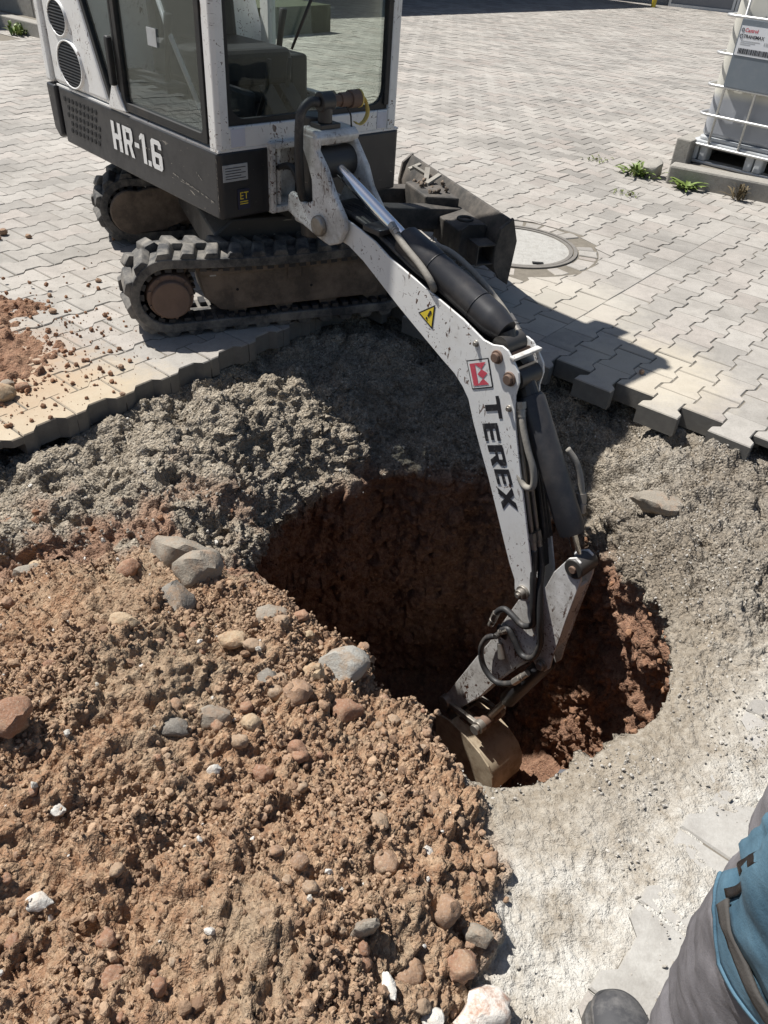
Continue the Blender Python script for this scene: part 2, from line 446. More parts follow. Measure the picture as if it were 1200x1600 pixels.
# ================================================================== SETTING
ANG = math.radians(53.0)
LV = np.array([math.cos(ANG), math.sin(ANG)]); NV = np.array([math.sin(ANG), -math.cos(ANG)])
def ns(n, s): return n * NV + s * LV
def to_ns(x, y): return x * NV[0] + y * NV[1], x * LV[0] + y * LV[1]
def project(p):
    c = CM.T @ (np.asarray(p, float) - CAM)
    if c[2] < 0.05: return None
    return 600 + 1202 * c[0] / c[2], 800 + 1202 * c[1] / c[2], c[2]

pavement = empty('pavement', (0, 0, 0)); tag(pavement, kind='structure')
# ---- bed of joint sand under the stones (three quads around the dig)
def quad_ns(n0, n1, s0, s1, z):
    return [(*ns(n0, s0), z), (*ns(n1, s0), z), (*ns(n1, s1), z), (*ns(n0, s1), z)]
bv = []; bf = []
for q in (quad_ns(-90, -2.27, -60, 2.84, -0.0045), quad_ns(-90, 90, 2.84, 120, -0.0045), quad_ns(0.02, 90, -60, 2.84, -0.0045)):
    bf.append(tuple(range(len(bv), len(bv) + 4))); bv += q
mesh_obj('joint_sand', bv, bf, M['bed'], pavement)

# ---- the I-shaped stones
HALF = [(0.0825, 0.1), (0.0825, 0.062), (0.0575, 0.038), (0.0575, -0.038), (0.0825, -0.062), (0.0825, -0.1)]
G = 0.0016
def paver_poly(straight=None):
    right = [(x - G, max(min(y, 0.1 - G), -0.1 + G)) for x, y in HALF]
    left = [(-x, y) for x, y in reversed(right)]
    if straight == 'l': left = [(-0.0825 + G, -0.1 + G), (-0.0825 + G, 0.1 - G)]
    if straight == 'r': right = [(0.0825 - G, 0.1 - G), (0.0825 - G, -0.1 + G)]
    return right[::-1] and (right + left)
def paver_geo(poly, ch=0.004, depth=0.08, level=2):
    """local geometry, top at z=0; level 2 chamfer+sides, 1 sides, 0 top only"""
    n = len(poly)
    a = np.array(poly)
    ctr = a.mean(axis=0)
    inn = a - np.sign(a - ctr) * ch * 0.9
    if level == 2:
        v = [(x, y, 0) for x, y in inn] + [(x, y, -ch) for x, y in a] + [(x, y, -depth) for x, y in a]
        f = [tuple(range(n))[::-1]]
        for k in range(2):
            f += [(k * n + i, k * n + (i + 1) % n, (k + 1) * n + (i + 1) % n, (k + 1) * n + i) for i in range(n)]
    elif level == 1:
        v = [(x, y, 0) for x, y in a] + [(x, y, -0.014) for x, y in a]
        f = [tuple(range(n))[::-1]] + [(i, (i + 1) % n, n + (i + 1) % n, n + i) for i in range(n)]
    else:
        v = [(x, y, 0) for x, y in a]; f = [tuple(range(n))[::-1]]
    return v, f

MANC = np.array([0.62, 4.39]); MANR = 0.345
stones = []   # (n, s, rotated, straight)
for j in range(0, 60):            # left of the seam
    nc = -1.40 - 0.0825 - 0.14 * j
    ph = 2.754 + (0.1 if j % 2 else 0.0)
    lo = 2.70 if j < 6 else -1.2
    s = ph + 0.1 + 0.2 * math.floor((lo - ph) / 0.2)
    while s - 0.1 < 5.36 - 0.015:
        if s - 0.1 >= lo - 0.06: stones.append((nc, s, 0, 'r' if j == 0 else None))
        s += 0.2
for k in range(-4, 40):           # right of the seam
    nc = -0.845 + 0.0825 + 0.14 * k
    ph = 2.70 + (0.1 if k % 2 else 0.0)
    lo = 2.69 if k < 6 else -1.0
    s = ph + 0.1 + 0.2 * math.floor((lo - ph) / 0.2)
    while s - 0.1 < 5.36 - 0.015:
        if s - 0.1 >= lo - 0.005: stones.append((nc, s, 0, 'l' if k == -4 else None))
        s += 0.2
for i in range(0, 150):           # field beyond, laid crosswise
    sc = 5.36 + 0.0825 + 0.14 * i
    m_ = 0
    n_ = -26.0 + (0.1 if i % 2 else 0.0)
    while n_ < 16:
        stones.append((n_, sc, 1, 'l' if i == 0 else None))
        n_ += 0.2
rng = np.random.default_rng(5)
cand = []
for n_, s_, rot, st in stones:
    x, y = ns(n_, s_)
    pr = project((x, y, 0))
    mg = 800 if pr is not None and pr[2] < 6 else 260
    if pr is None or pr[0] < -mg or pr[0] > 1200 + mg or pr[1] < -80 or pr[1] > 2200: continue
    cand.append((pr[2], pr[0], pr[1], x, y, rot, st, n_, s_))
cand.sort(key=lambda c: c[0])
inview = [c for c in cand if -20 < c[1] < 1220 and -10 < c[2] < 1620]
single = set(id(c) for c in inview[:300])
base_mesh = {}
def paver_mesh(st, mat, key):
    if (st, key) not in base_mesh:
        v, f = paver_geo(paver_poly(None if st in (None, 'low') else st), level=2)
        me = bpy.data.meshes.new('paver'); me.from_pydata(v, [], f); me.materials.append(mat); me.update()
        bm = bmesh.new(); bm.from_mesh(me); bmesh.ops.recalc_face_normals(bm, faces=bm.faces); bm.to_mesh(me); bm.free()
        base_mesh[(st, key)] = me
    return base_mesh[(st, key)]
RV = []; RF = []; RT = []
for c in cand:
    dep, u, v, x, y, rot, st, n_, s_ = c
    dman = math.hypot(x - MANC[0], y - MANC[1])
    if dman < 0.41: continue
    rz = ANG - math.pi / 2 + (math.pi / 2 if rot else 0)
    dz = rng.uniform(-0.0025, 0.0015); tx, ty = rng.normal(0, 0.007, 2)
    near_edge = dman < 0.62
    cut = rot == 0 and s_ + 0.1 > 5.36
    if id(c) in single and not near_edge and not cut:
        dusty = n_ > -0.1 and s_ < 2.6
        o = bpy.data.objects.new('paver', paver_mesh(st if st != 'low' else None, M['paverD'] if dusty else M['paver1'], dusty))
        o.location = (x, y, dz); o.rotation_euler = (tx, ty, rz + rng.normal(0, 0.006))
        link(o, pavement)
        continue
    lev = 2 if dep < 9 else (1 if dep < 13.5 else 0)
    poly = paver_poly(st if st in ('l', 'r') else None)
    if cut:
        ymax = 5.36 - s_ - G; out = []
        for i in range(len(poly)):
            p_, r_ = poly[i], poly[(i + 1) % len(poly)]
            if p_[1] <= ymax: out.append(p_)
            if (p_[1] <= ymax) != (r_[1] <= ymax):
                t = (ymax - p_[1]) / (r_[1] - p_[1]); out.append((p_[0] + t * (r_[0] - p_[0]), ymax))
        poly = out
        if len(poly) < 3: continue
    pv, pf = paver_geo(poly, level=min(lev, 1) if cut else lev, depth=0.03)
    pv = np.array(pv)
    cz, sz = math.cos(rz), math.sin(rz)
    wx = x + pv[:, 0] * cz - pv[:, 1] * sz; wy = y + pv[:, 0] * sz + pv[:, 1] * cz
    wz = dz + pv[:, 2] + pv[:, 0] * ty + pv[:, 1] * tx
    if near_edge:
        d = np.hypot(wx - MANC[0], wy - MANC[1]); k = np.where(d < 0.47, 0.47 / np.maximum(d, 1e-3), 1.0)
        wx = MANC[0] + (wx - MANC[0]) * k; wy = MANC[1] + (wy - MANC[1]) * k
    k0 = len(RV)
    RV += list(zip(wx, wy, wz)); RF += [tuple(i + k0 for i in fc) for fc in pf]
    RT += [rng.random()] * len(pf)
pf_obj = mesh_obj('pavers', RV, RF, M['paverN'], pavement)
at = pf_obj.data.attributes.new('tint', 'FLOAT', 'FACE'); at.data.foreach_set('value', RT)
tag(pf_obj, kind='stuff')

# ---- manhole with its ring of small setts
manhole = empty('manhole_cover', (MANC[0], MANC[1], 0))
tag(manhole, 'round manhole cover with pale concrete fill and iron rim behind the dozer blade', 'manhole cover')
def ringpts(r, z, n=64): return [(MANC[0] + r * math.cos(2 * math.pi * i / n), MANC[1] + r * math.sin(2 * math.pi * i / n), z) for i in range(n)]
def lathe_ring(prof, n=64):
    v = []; f = []
    for r, z in prof: v += ringpts(r, z, n)
    for k in range(len(prof) - 1):
        f += [(k * n + i, k * n + (i + 1) % n, (k + 1) * n + (i + 1) % n, (k + 1) * n + i) for i in range(n)]
    return v, f
v, f = lathe_ring([(0.352, -0.03), (0.352, 0.004), (0.332, 0.004), (0.332, -0.006), (0.326, -0.006), (0.326, 0.002), (0.306, 0.002), (0.304, -0.01)])
mesh_obj('rim', v, f, M['iron'], manhole, auto=40)
v, f = lathe_ring([(0.305, -0.004), (0.24, -0.001), (0.15, -0.002), (0.0005, -0.001)])
mesh_obj('concrete_fill', v, f, M['cover'], manhole, smooth=True)
for aa in (-2.0, -1.2):
    m_ = MB(); cx, cy = MANC[0] + 0.28 * math.cos(aa), MANC[1] + 0.28 * math.sin(aa)
    m_.box(lambda a, b, c: (cx + a, cy + b, c), -0.03, 0.03, -0.012, 0.012, 0.0, 0.004).build('lifting_slot', M['dark'], manhole)
bedr, bedf = lathe_ring([(0.352, -0.008), (0.48, -0.008)])
mesh_obj('mortar_ring', bedr, bedf, M['bed'], pavement)
a = 0.0
while a < 2 * math.pi - 0.1:
    da = random.uniform(0.13, 0.28); da = min(da, 2 * math.pi - a)
    g = 0.012
    r0, r1 = 0.362, 0.462 + random.uniform(-0.012, 0.004)
    zz = random.uniform(-0.006, 0.002)
    pl_ = [(r0, a + g), (r0, a + da - g), (r1, a + da - g * 0.8 + random.uniform(-.02, .02)), ((r1 + random.uniform(-.01, .01)), a + da / 2), (r1, a + g * 0.8 + random.uniform(-.02, .02))]
    m_ = MB(); m_.prism(lambda r, t, o: (MANC[0] + r * math.cos(t), MANC[1] + r * math.sin(t), o), pl_, -0.03, zz)
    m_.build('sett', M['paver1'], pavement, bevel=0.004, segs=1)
    a += da

# ================================================================== TERRAIN OF THE DIG (polar sheet round the pit)
PC = np.array([0.28, 1.72])
# x, y, settle depth at the rim, settle length, floor radius ratio, clay line
RIM = [(.82, 1.71, .07, .10, 1.45, -.20), (.79, 1.42, .03, .06, 1.35, -.22), (.71, 1.21, .02, .05, 1.25, -.25),
       (.56, 1.08, .015, .05, 1.15, -.30), (.42, 1.01, .02, .05, 1.05, -.32), (.335, .955, .03, .05, 1.0, -.32),
       (.25, .97, .02, .05, 1.0, -.32), (.17, 1.06, .01, .05, 1.0, -.30), (.04, 1.24, .0, .05, 1.0, -.30),
       (-.10, 1.365, .0, .05, 1.05, -.32), (-.27, 1.51, .02, .06, 1.1, -.36), (-.40, 1.70, .08, .10, 1.15, -.40),
       (-.43, 1.95, .16, .16, 1.38, -.42), (-.38, 2.20, .24, .22, 1.40, -.42), (-.27, 2.46, .31, .26, 1.28, -.42),
       (-.10, 2.64, .33, .30, 1.08, -.42), (.15, 2.72, .33, .30, 1.03, -.42), (.40, 2.70, .33, .30, 1.02, -.42),
       (.60, 2.56, .33, .26, 1.06, -.42), (.74, 2.33, .30, .22, 1.12, -.40), (.79, 2.10, .22, .18, 1.22, -.32), (.82, 1.9, .13, .14, 1.35, -.24)]
RIM = np.array(RIM)
rth = np.arctan2(RIM[:, 1] - PC[1], RIM[:, 0] - PC[0]); rrr = np.hypot(RIM[:, 1] - PC[1], RIM[:, 0] - PC[0])
od = np.argsort(rth); rth = rth[od]; rrr = rrr[od]; RIM = RIM[od]
def per(th, val):
    X = np.concatenate([rth - 2 * np.pi, rth, rth + 2 * np.pi]); V = np.concatenate([val, val, val])
    return np.interp(th, X, V)
def persm(th, val):
    return sum(per(th + d, val) for d in np.linspace(-0.12, 0.12, 7)) / 7
NT_ = 1240
dens_t = np.linspace(-np.pi, np.pi, 4001)
dens = np.ones_like(dens_t)
dd_ = np.abs(((dens_t - math.radians(-128)) + np.pi) % (2 * np.pi) - np.pi)
dens += 1.5 * sstep(math.radians(75), math.radians(45), dd_)
cum = np.cumsum(dens); cum = (cum - cum[0]) / (cum[-1] - cum[0])
TH = np.interp(np.arange(NT_) / NT_, cum, dens_t)
rag = 0.02 + 0.045 * sstep(math.radians(60), math.radians(110), np.abs(((TH - math.radians(-35)) + np.pi) % (2 * np.pi) - np.pi))
Rr = persm(TH, rrr) + rag * fbm(np.stack([np.cos(TH) * 3, np.sin(TH) * 3, TH * 0], 1), 2.2, 5, 3, 0.6)
Dp = persm(TH, RIM[:, 2]); Ln = persm(TH, RIM[:, 3]); Fr = persm(TH, RIM[:, 4]); Cl = persm(TH, RIM[:, 5])

PILE = np.array([(.16, .20), (.23, .50), (.275, .64), (.29, .78), (.245, .96), (.12, 1.23), (-.05, 1.42), (-.25, 1.57), (-.45, 1.66), (-.62, 1.71), (-.80, 1.60), (-1.05, 1.50), (-1.5, 1.5), (-2.3, 1.1), (-2.3, -1.2), (.1, -1.2)])
def pile_dist(x, y):
    """signed distance, positive inside"""
    n = len(PILE); d2 = np.full(x.shape, 1e9); inside = np.zeros(x.shape, bool)
    for i in range(n):
        ax, ay = PILE[i]; bx, by = PILE[(i + 1) % n]
        ex, ey = bx - ax, by - ay
        t = np.clip(((x - ax) * ex + (y - ay) * ey) / (ex * ex + ey * ey), 0, 1)
        d2 = np.minimum(d2, (x - ax - t * ex) ** 2 + (y - ay - t * ey) ** 2)
        cnd = ((ay > y) != (by > y)) & (x < (bx - ax) * (y - ay) / (by - ay + 1e-12) + ax)
        inside ^= cnd
    return np.sqrt(d2) * np.where(inside, 1, -1)

def ground(x, y):
    n, s = to_ns(x, y)
    b = -0.095 + 0.035 * sstep(-1.55, -2.05, n) + 0.080 * sstep(-0.85, -0.12, n) * sstep(2.45, 1.5, s)
    pd = pile_dist(x, y)
    p3 = np.stack([x, y, np.zeros_like(x)], 1)
    pd = pd + 0.03 * fbm(p3, 5.0, 3, 40)
    hp = 0.31 * (1 - np.exp(-np.maximum(pd, 0) / 0.42)) * (1 + 0.25 * fbm(p3, 2.2, 3, 41))
    left = sstep(-0.7, -1.2, n)
    lump = left * (0.075 * fbm(p3, 3.2, 3, 50) + 0.05 * np.abs(fbm(p3, 6.0, 4, 52)))
    return b + hp + lump * sstep(-0.02, -0.12, pd) - 0.03 * sstep(0.0, -0.1, pd) * left, pd

rows = []
TF = 46; TW = 190; TO = 335
cs, sn = np.cos(TH), np.sin(TH)
xr, yr = PC[0] + Rr * cs, PC[1] + Rr * sn
zr_, _ = ground(xr, yr); zr = zr_ - Dp
ZF = -1.86
# floor
fl = []
for k in range(TF):
    t = (k + 0.6) / TF
    r = Rr * Fr * t
    x, y = PC[0] + r * cs, PC[1] + r * sn
    z = ZF + 0.22 * np.exp(-((x - 1.05) ** 2 + (y - 2.35) ** 2) / 0.06) + 0.06 * fbm(np.stack([x, y, x * 0], 1), 3.0, 3, 60) + 0.10 * t ** 6
    fl.append(np.stack([x, y, z, np.full(NT_, 0.0)], 1))
zb = fl[-1][:, 2]
da_ = np.abs(((TH - math.radians(-52)) + np.pi) % (2 * np.pi) - np.pi)
USP = 0.62 - 0.50 * sstep(math.radians(62), math.radians(30), da_)
for k in range(1, TW + 1):
    t = 1 - k / (TW + 1)             # 1 at the floor, 0 at the rim
    fr = 1 + (Fr - 1) * np.clip((t - 0.01) / USP, 0, 1)
    r = Rr * fr
    z = zr + (zb - zr) * t
    fl.append(np.stack([PC[0] + r * cs, PC[1] + r * sn, z, np.full(NT_, 1.0)], 1))
ddn = np.abs(((TH - math.radians(-128)) + np.pi) % (2 * np.pi) - np.pi)
Dout = 1.35 + 0.85 * sstep(math.radians(95), math.radians(50), ddn)
for k in range(TO + 1):
    t = k / TO
    dr = Dout * t ** 1.12
    r = Rr + dr
    x, y = PC[0] + r * cs, PC[1] + r * sn
    z, pd = ground(x, y)
    z = z - Dp * np.exp(-dr / Ln)
    fl.append(np.stack([x, y, z, np.full(NT_, 2.0)], 1))
A4 = np.stack(fl, 0)                 # rows x NT x 4
NR = A4.shape[0]
pts = A4[:, :, :3].copy()
reg = A4[:, :, 3]
# normals of the smooth sheet
du = np.roll(pts, -1, 1) - np.roll(pts, 1, 1)
dv = np.gradient(pts, axis=0)
nrm = np.cross(du, dv); nrm /= np.maximum(np.linalg.norm(nrm, axis=2, keepdims=True), 1e-9)
Pf = pts.reshape(-1, 3); Nf = nrm.reshape(-1, 3); rg = reg.reshape(-1)
flip = np.where((rg == 2) & (Nf[:, 2] < 0), -1.0, 1.0)
if np.median(Nf[rg == 2][:, 2]) < 0: Nf = -Nf
nn_, ss_ = to_ns(Pf[:, 0], Pf[:, 1])
pdist = pile_dist(Pf[:, 0], Pf[:, 1])
pile_m = sstep(-0.02, 0.05, pdist + 0.03 * fbm(Pf, 9, 3, 70)) * (rg == 2)
wallm = (rg == 1).astype(float)
right_m = sstep(-0.95, -0.45, nn_) * (rg == 2) * (1 - pile_m)
far_right = sstep(1.3, 2.1, ss_) * right_m
left_m = (rg == 2) * (1 - pile_m) * (1 - right_m)
# clods
WQ = Pf + 0.016 * np.stack([fbm(Pf, 26, 3, 300), fbm(Pf, 26, 3, 310), fbm(Pf, 26, 3, 320)], 1)
w1, c1 = worley(WQ * 15.0, 100); w3, c3 = worley(WQ * 70.0, 120)
f_mid = fbm(Pf, 9, 2, 147); f_xh = fbm(Pf, 85, 2, 145, 0.6); f_bi = np.abs(fbm(Pf, 38, 3, 146, 0.6)) * 2
def dome(w, c, lo): return np.sqrt(np.clip(1 - (w / (0.35 + 0.45 * c)) ** 2, 0, 1)) * sstep(lo, lo + 0.3, c)
d = np.zeros(len(Pf))
f_lo = fbm(Pf, 5, 4, 130); f_hi = fbm(Pf, 28, 5, 140, 0.6); f_rg = 1 - np.abs(fbm(Pf, 11, 4, 150))
d += pile_m * (0.038 * f_lo + 0.024 * f_hi + 0.007 * f_xh + 0.024 * (f_rg - 0.7) + 0.014 * f_bi + 0.010 * dome(w1, c1, 0.6) * (1 + f_hi) + 0.018 * (c1 - 0.5) + 0.007 * (c3 - 0.5) + 0.004 * dome(w3, c3, 0.3) + 0.030 * f_mid)
d += left_m * (0.065 * f_lo + 0.026 * f_hi + 0.005 * f_xh + 0.050 * (f_rg - 0.7) + 0.010 * f_bi + 0.008 * (c3 - 0.5) + 0.024 * (c1 - 0.5) + 0.05 * f_mid)
d += right_m * (0.011 * f_lo + 0.008 * f_hi + 0.003 * f_xh + 0.0045 * dome(w3, c3, 0.4)) + far_right * (0.060 * f_lo + 0.024 * f_hi + 0.004 * f_xh + 0.060 * (f_rg - 0.7) + 0.012 * f_bi + 0.034 * (c1 - 0.5) + 0.008 * (c3 - 0.5) + 0.04 * f_mid)
d += wallm * (0.060 * f_lo + 0.026 * f_hi + 0.030 * (c1 - 0.5) + 0.008 * (c3 - 0.5) + 0.012 * f_bi + 0.03 * f_mid)
d += (rg == 0) * (0.03 * f_lo + 0.015 * f_hi + 0.026 * dome(w1, c1, 0.4) * (1 + f_hi) + 0.007 * dome(w3, c3, 0.3) + 0.014 * f_bi)
Q = Pf + Nf * d[:, None]
# keep the sheet below the stones
n2, s2 = to_ns(Q[:, 0], Q[:, 1])
cov = np.maximum.reduce([sstep(-2.20, -2.29, n2), sstep(2.72, 2.80, s2)])
nearp = sstep(-0.06, 0.02, n2) * (rg == 2) * (1 - pile_m) * (s2 < 2.6)
Q[:, 2] = Q[:, 2] * (1 - nearp) + nearp * (0.0008 + 0.010 * f_lo + 0.005 * f_hi + 0.0035 * fbm(Pf, 2.3, 2, 171) * 3 + 0.0015 * dome(w3, c3, 0.4))
und = np.minimum(Q[:, 2], -0.086)
Q[:, 2] = np.where(rg == 2, Q[:, 2] * (1 - cov) + und * cov, Q[:, 2])
# centre point
faces = []
idx = np.arange(NR * NT_).reshape(NR, NT_)
a_ = idx[:-1]; b_ = idx[1:]
quads = np.stack([a_, b_, np.roll(b_, -1, 1), np.roll(a_, -1, 1)], -1).reshape(-1, 4)
me = bpy.data.meshes.new('dug_ground')
nv = len(Q) + 1
ctr_pt = Q[:NT_].mean(axis=0)
allv = np.vstack([Q, ctr_pt])
tri = np.stack([idx[0], np.roll(idx[0], -1), np.full(NT_, nv - 1)], -1)
me.vertices.add(nv); me.vertices.foreach_set('co', allv.astype(np.float32).ravel())
nl = quads.size + tri.size
me.loops.add(nl); me.loops.foreach_set('vertex_index', np.concatenate([quads.ravel(), tri.ravel()]).astype(np.int32))
npoly = len(quads) + len(tri)
me.polygons.add(npoly)
me.polygons.foreach_set('loop_start', np.concatenate([np.arange(len(quads)) * 4, quads.size + np.arange(len(tri)) * 3]).astype(np.int32))
me.polygons.foreach_set('use_smooth', np.ones(npoly, bool))
me.update(calc_edges=True); me.validate()
# material masks (what the ground is made of)
th_all = np.tile(TH, NR); cl_all = np.tile(Cl, NR)
red = sstep(0.05, -0.05, Q[:, 2] - cl_all - 0.05 * f_lo * 1.5) * np.where(rg == 2, 0.9, 1.0)
spl = sstep(0.12, 0.3, fbm(Pf, 4.2, 4, 160) + 0.25 * sstep(-0.45, -0.05, pdist)) * left_m * sstep(-0.75, -0.1, pdist)
red = np.maximum(red, 0.85 * spl)
dustv = right_m * (1 - 0.75 * far_right) * sstep(0.04, 0.26, np.hypot(Pf[:, 0] - PC[0], Pf[:, 1] - PC[1]) - np.tile(Rr, NR))
for nm, val in (('red', red), ('pile', pile_m), ('dust', dustv), ('brown', far_right), ('fine', right_m * (1 - far_right))):
    at = me.attributes.new(nm, 'FLOAT', 'POINT'); at.data.foreach_set('value', np.append(val, val[0]).astype(np.float32))
me.materials.append(M['soil'])
dug = bpy.data.objects.new('dug_ground', me); link(dug); tag(dug, kind='structure')
# orientation check
if me.polygons[len(quads) // 2 + NT_ * 120].normal.z < 0: me.flip_normals()

# ---- clods and chips lying loose (stuff)
def ico(sub):
    bm = bmesh.new(); bmesh.ops.create_icosphere(bm, subdivisions=sub, radius=1.0)
    v = np.array([x.co[:] for x in bm.verts]); f = np.array([[q.index for q in p.verts] for p in bm.faces]); bm.free()
    return v, f
ICO = {1: ico(1), 2: ico(2), 3: ico(3)}
def rough_rock(sub, seed, ang=0.5, amp=0.38, rough=0.03):
    v, f = ICO[sub]; v = v.copy(); r = np.random.default_rng(seed)
    for k in range(int(4 + 6 * ang)):        # planar cuts give facets
        nrm_ = r.normal(size=3); nrm_ /= np.linalg.norm(nrm_); off = r.uniform(0.55, 0.9)
        dd = v @ nrm_; m = dd > off
        v[m] -= np.outer(dd[m] - off, nrm_) * (0.6 + 0.4 * ang)
    v *= (1 + amp * fbm(v + seed * 3.1, 1.8, 3, seed, 0.6))[:, None]
    if sub >= 3: v *= (1 + (0.05 + rough) * fbm(v + seed, 4.5, 4, seed + 9, 0.65))[:, None]
    return v, f
def rand_rot(r):
    q = r.normal(size=4); q /= np.linalg.norm(q); w, x, y, z = q
    return np.array([[1 - 2 * (y * y + z * z), 2 * (x * y - z * w), 2 * (x * z + y * w)], [2 * (x * y + z * w), 1 - 2 * (x * x + z * z), 2 * (y * z - x * w)], [2 * (x * z - y * w), 2 * (y * z + x * w), 1 - 2 * (x * x + y * y)]])
def scatter(name, weight, count, smin, smax, powr, subs, mat, seed, sink=0.3, parent=None, flat=0.75, label=None, cat=None):
    r = np.random.default_rng(seed)
    area = np.linalg.norm(np.cross(du, dv), axis=2).reshape(-1)
    inframe = np.ones(len(Q))
    c = (Q - CAM) @ CM
    u = 600 + 1202 * c[:, 0] / np.maximum(c[:, 2], .05); v = 800 + 1202 * c[:, 1] / np.maximum(c[:, 2], .05)
    ok = (u > -150) & (u < 1350) & (v > 0) & (v < 1750) & (c[:, 2] > .1)
    w = weight * area * ok; w = w / w.sum()
    pick = r.choice(len(Q), count, p=w)
    lib = [rough_rock(s_, seed * 50 + i, r.uniform(0.1, 0.9)) for s_ in subs for i in range(6)]
    VV = []; FF = []; TT = []; k = 0
    for p in pick:
        v_, f_ = lib[r.integers(len(lib))]
        sz = smin + (smax - smin) * r.random() ** powr
        sc = sz * np.array([1, r.uniform(.7, 1.0), r.uniform(flat * .7, flat)])
        q = (v_ * sc) @ rand_rot(r).T + Q[p] + Nf[p] * sz * (0.55 - sink) + r.normal(0, 0.003, 3)
        VV.append(q); FF.append(f_ + k); TT.append(np.full(len(f_), r.random())); k += len(q)
    VV = np.vstack(VV); FF = np.vstack(FF); TT = np.concatenate(TT)
    me = bpy.data.meshes.new(name)
    me.vertices.add(len(VV)); me.vertices.foreach_set('co', VV.astype(np.float32).ravel())
    me.loops.add(FF.size); me.loops.foreach_set('vertex_index', FF.astype(np.int32).ravel())
    me.polygons.add(len(FF)); me.polygons.foreach_set('loop_start', (np.arange(len(FF)) * 3).astype(np.int32))
    me.polygons.foreach_set('use_smooth', np.full(len(FF), subs[-1] > 2))
    me.update(calc_edges=True)
    at = me.attributes.new('tint', 'FLOAT', 'FACE'); at.data.foreach_set('value', TT.astype(np.float32))
    me.materials.append(mat)
    o = bpy.data.objects.new(name, me); link(o, parent); tag(o, label, cat, kind='stuff')
    return o
M['clod_tan'] = mat_clod('tan_clods', (0.155, 0.085, 0.05), (0.44, 0.30, 0.195))
M['clod_red'] = mat_clod('red_clods', (0.17, 0.075, 0.04), (0.32, 0.16, 0.085))
M['chip'] = mat_clod('grey_chips', (0.27, 0.255, 0.225), (0.54, 0.52, 0.48))
M['chip_dark'] = mat_clod('dark_grey_chips', (0.17, 0.15, 0.125), (0.40, 0.37, 0.32))
M['chip_white'] = mat_clod('white_chips', (0.46, 0.44, 0.39), (0.66, 0.64, 0.60))
PW = pile_m * (0.10 + 1.2 * sstep(-0.12, 0.30, fbm(Pf, 4.5, 4, 200)))
scatter('soil_crumbs', PW, 20000, 0.0016, 0.0075, 2.2, [1], M['clod_tan'], 11, sink=0.12, label='fine crumbs of brown soil strewn over the spoil heap', cat='soil')
scatter('soil_clods', PW, 1500, 0.005, 0.0135, 2.6, [2], M['clod_tan'], 12, label='small brown clods lying over the spoil heap', cat='soil')
scatter('grey_gravel', np.maximum(left_m * 0.8 * sstep(-0.2, 0.3, fbm(Pf, 5, 3, 210)), 0.0), 11000, 0.0016, 0.0085, 2.8, [1], M['chip_dark'], 13, label='loose grey gravel on the broken base layer', cat='gravel')
scatter('pale_gravel', np.maximum(right_m * 0.7, 0.04 * left_m) * sstep(-0.3, 0.3, fbm(Pf, 7, 3, 220)), 9500, 0.0014, 0.0062, 2.8, [1], M['chip'], 14, label='pale crushed gravel dusted over the base beside the pit', cat='gravel')
scatter('red_crumbs', np.maximum((rg < 2) * sstep(-0.5, -0.2, -Q[:, 2] * 0 + 0.0 + fbm(Pf, 6, 3, 230)), spl * 0.8), 2600, 0.004, 0.020, 2.4, [1], M['clod_red'], 15, label='red clay crumbs on the pit walls and floor', cat='soil')
scatter('white_chips', np.maximum(pile_m * 0.8, 0.35 * left_m), 300, 0.003, 0.011, 2.5, [1, 2], M['chip_white'], 16, sink=0.15, label='small white stone chips scattered over the spoil heap', cat='gravel')

# ================================================================== EXCAVATOR
HA = Vector((-.717, 3.026, 0)); FD = Vector((.71337, .70078, 0)); SD = Vector((-.70078, .71337, 0)); UP = Vector((0, 0, 1))
WV = -SD; BF = Vector((-.2973, 2.9495, 0))
def hp(x, y, z): return HA + FD * x + SD * y + UP * z              # house: right, rearward, up
def hf(x, z, y): return hp(x, y, z)                                # front-face polygons
def hs(y, z, x): return hp(x, y, z)                                # side-face polygons
def hz(x, y, z): return hp(x, y, z)
def bp(s, z, off): return BF + WV * s + FD * off + UP * z          # boom plane
TA = Vector((-.9406, 2.9068, 0)); TD = Vector((math.cos(math.radians(24.46)), math.sin(math.radians(24.46)), 0)); TN = Vector((-TD.y, TD.x, 0))
def tp(a, z, p): return TA + TD * a + TN * p + UP * z
EXC = empty('mini_excavator', (-.777, 3.729, 0))
tag(EXC, 'white and black mini excavator with rubber tracks reaching its boom into the pit', 'excavator')

def rod(name, p0, p1, r, mat, parent, seg=24, bevel=0.003):
    return MB().cyl(p0, p1, r, seg).build(name, mat, parent, auto=40, bevel=bevel)
def pin(s, z, off, r, length, mat, parent, name='pin', flange=True):
    m = MB()
    m.cyl(bp(s, z, off), bp(s, z, off - length), r, 14)
    if flange: m.cyl(bp(s, z, off + 0.001), bp(s, z, off - length * 0.35), r * 1.45, 18)
    return m.build(name, mat, parent, auto=40, bevel=0.0015)
def hose(name, pts, r, mat, parent, n=8, seg=10):
    return MB().tube(smooth_path(pts, n), r, seg).build(name, mat, parent, smooth=True)
def fitting(p0, p1, r, mat, parent, name='hose_fitting'):
    m = MB(); a = Vector(p0); b = Vector(p1)
    m.cyl(a, a.lerp(b, .45), r * 1.35, 6); m.cyl(a.lerp(b, .45), b, r * 1.1, 14); m.cyl(a.lerp(b, .55), a.lerp(b, .65), r * 1.3, 14)
    return m.build(name, mat, parent, auto=35)

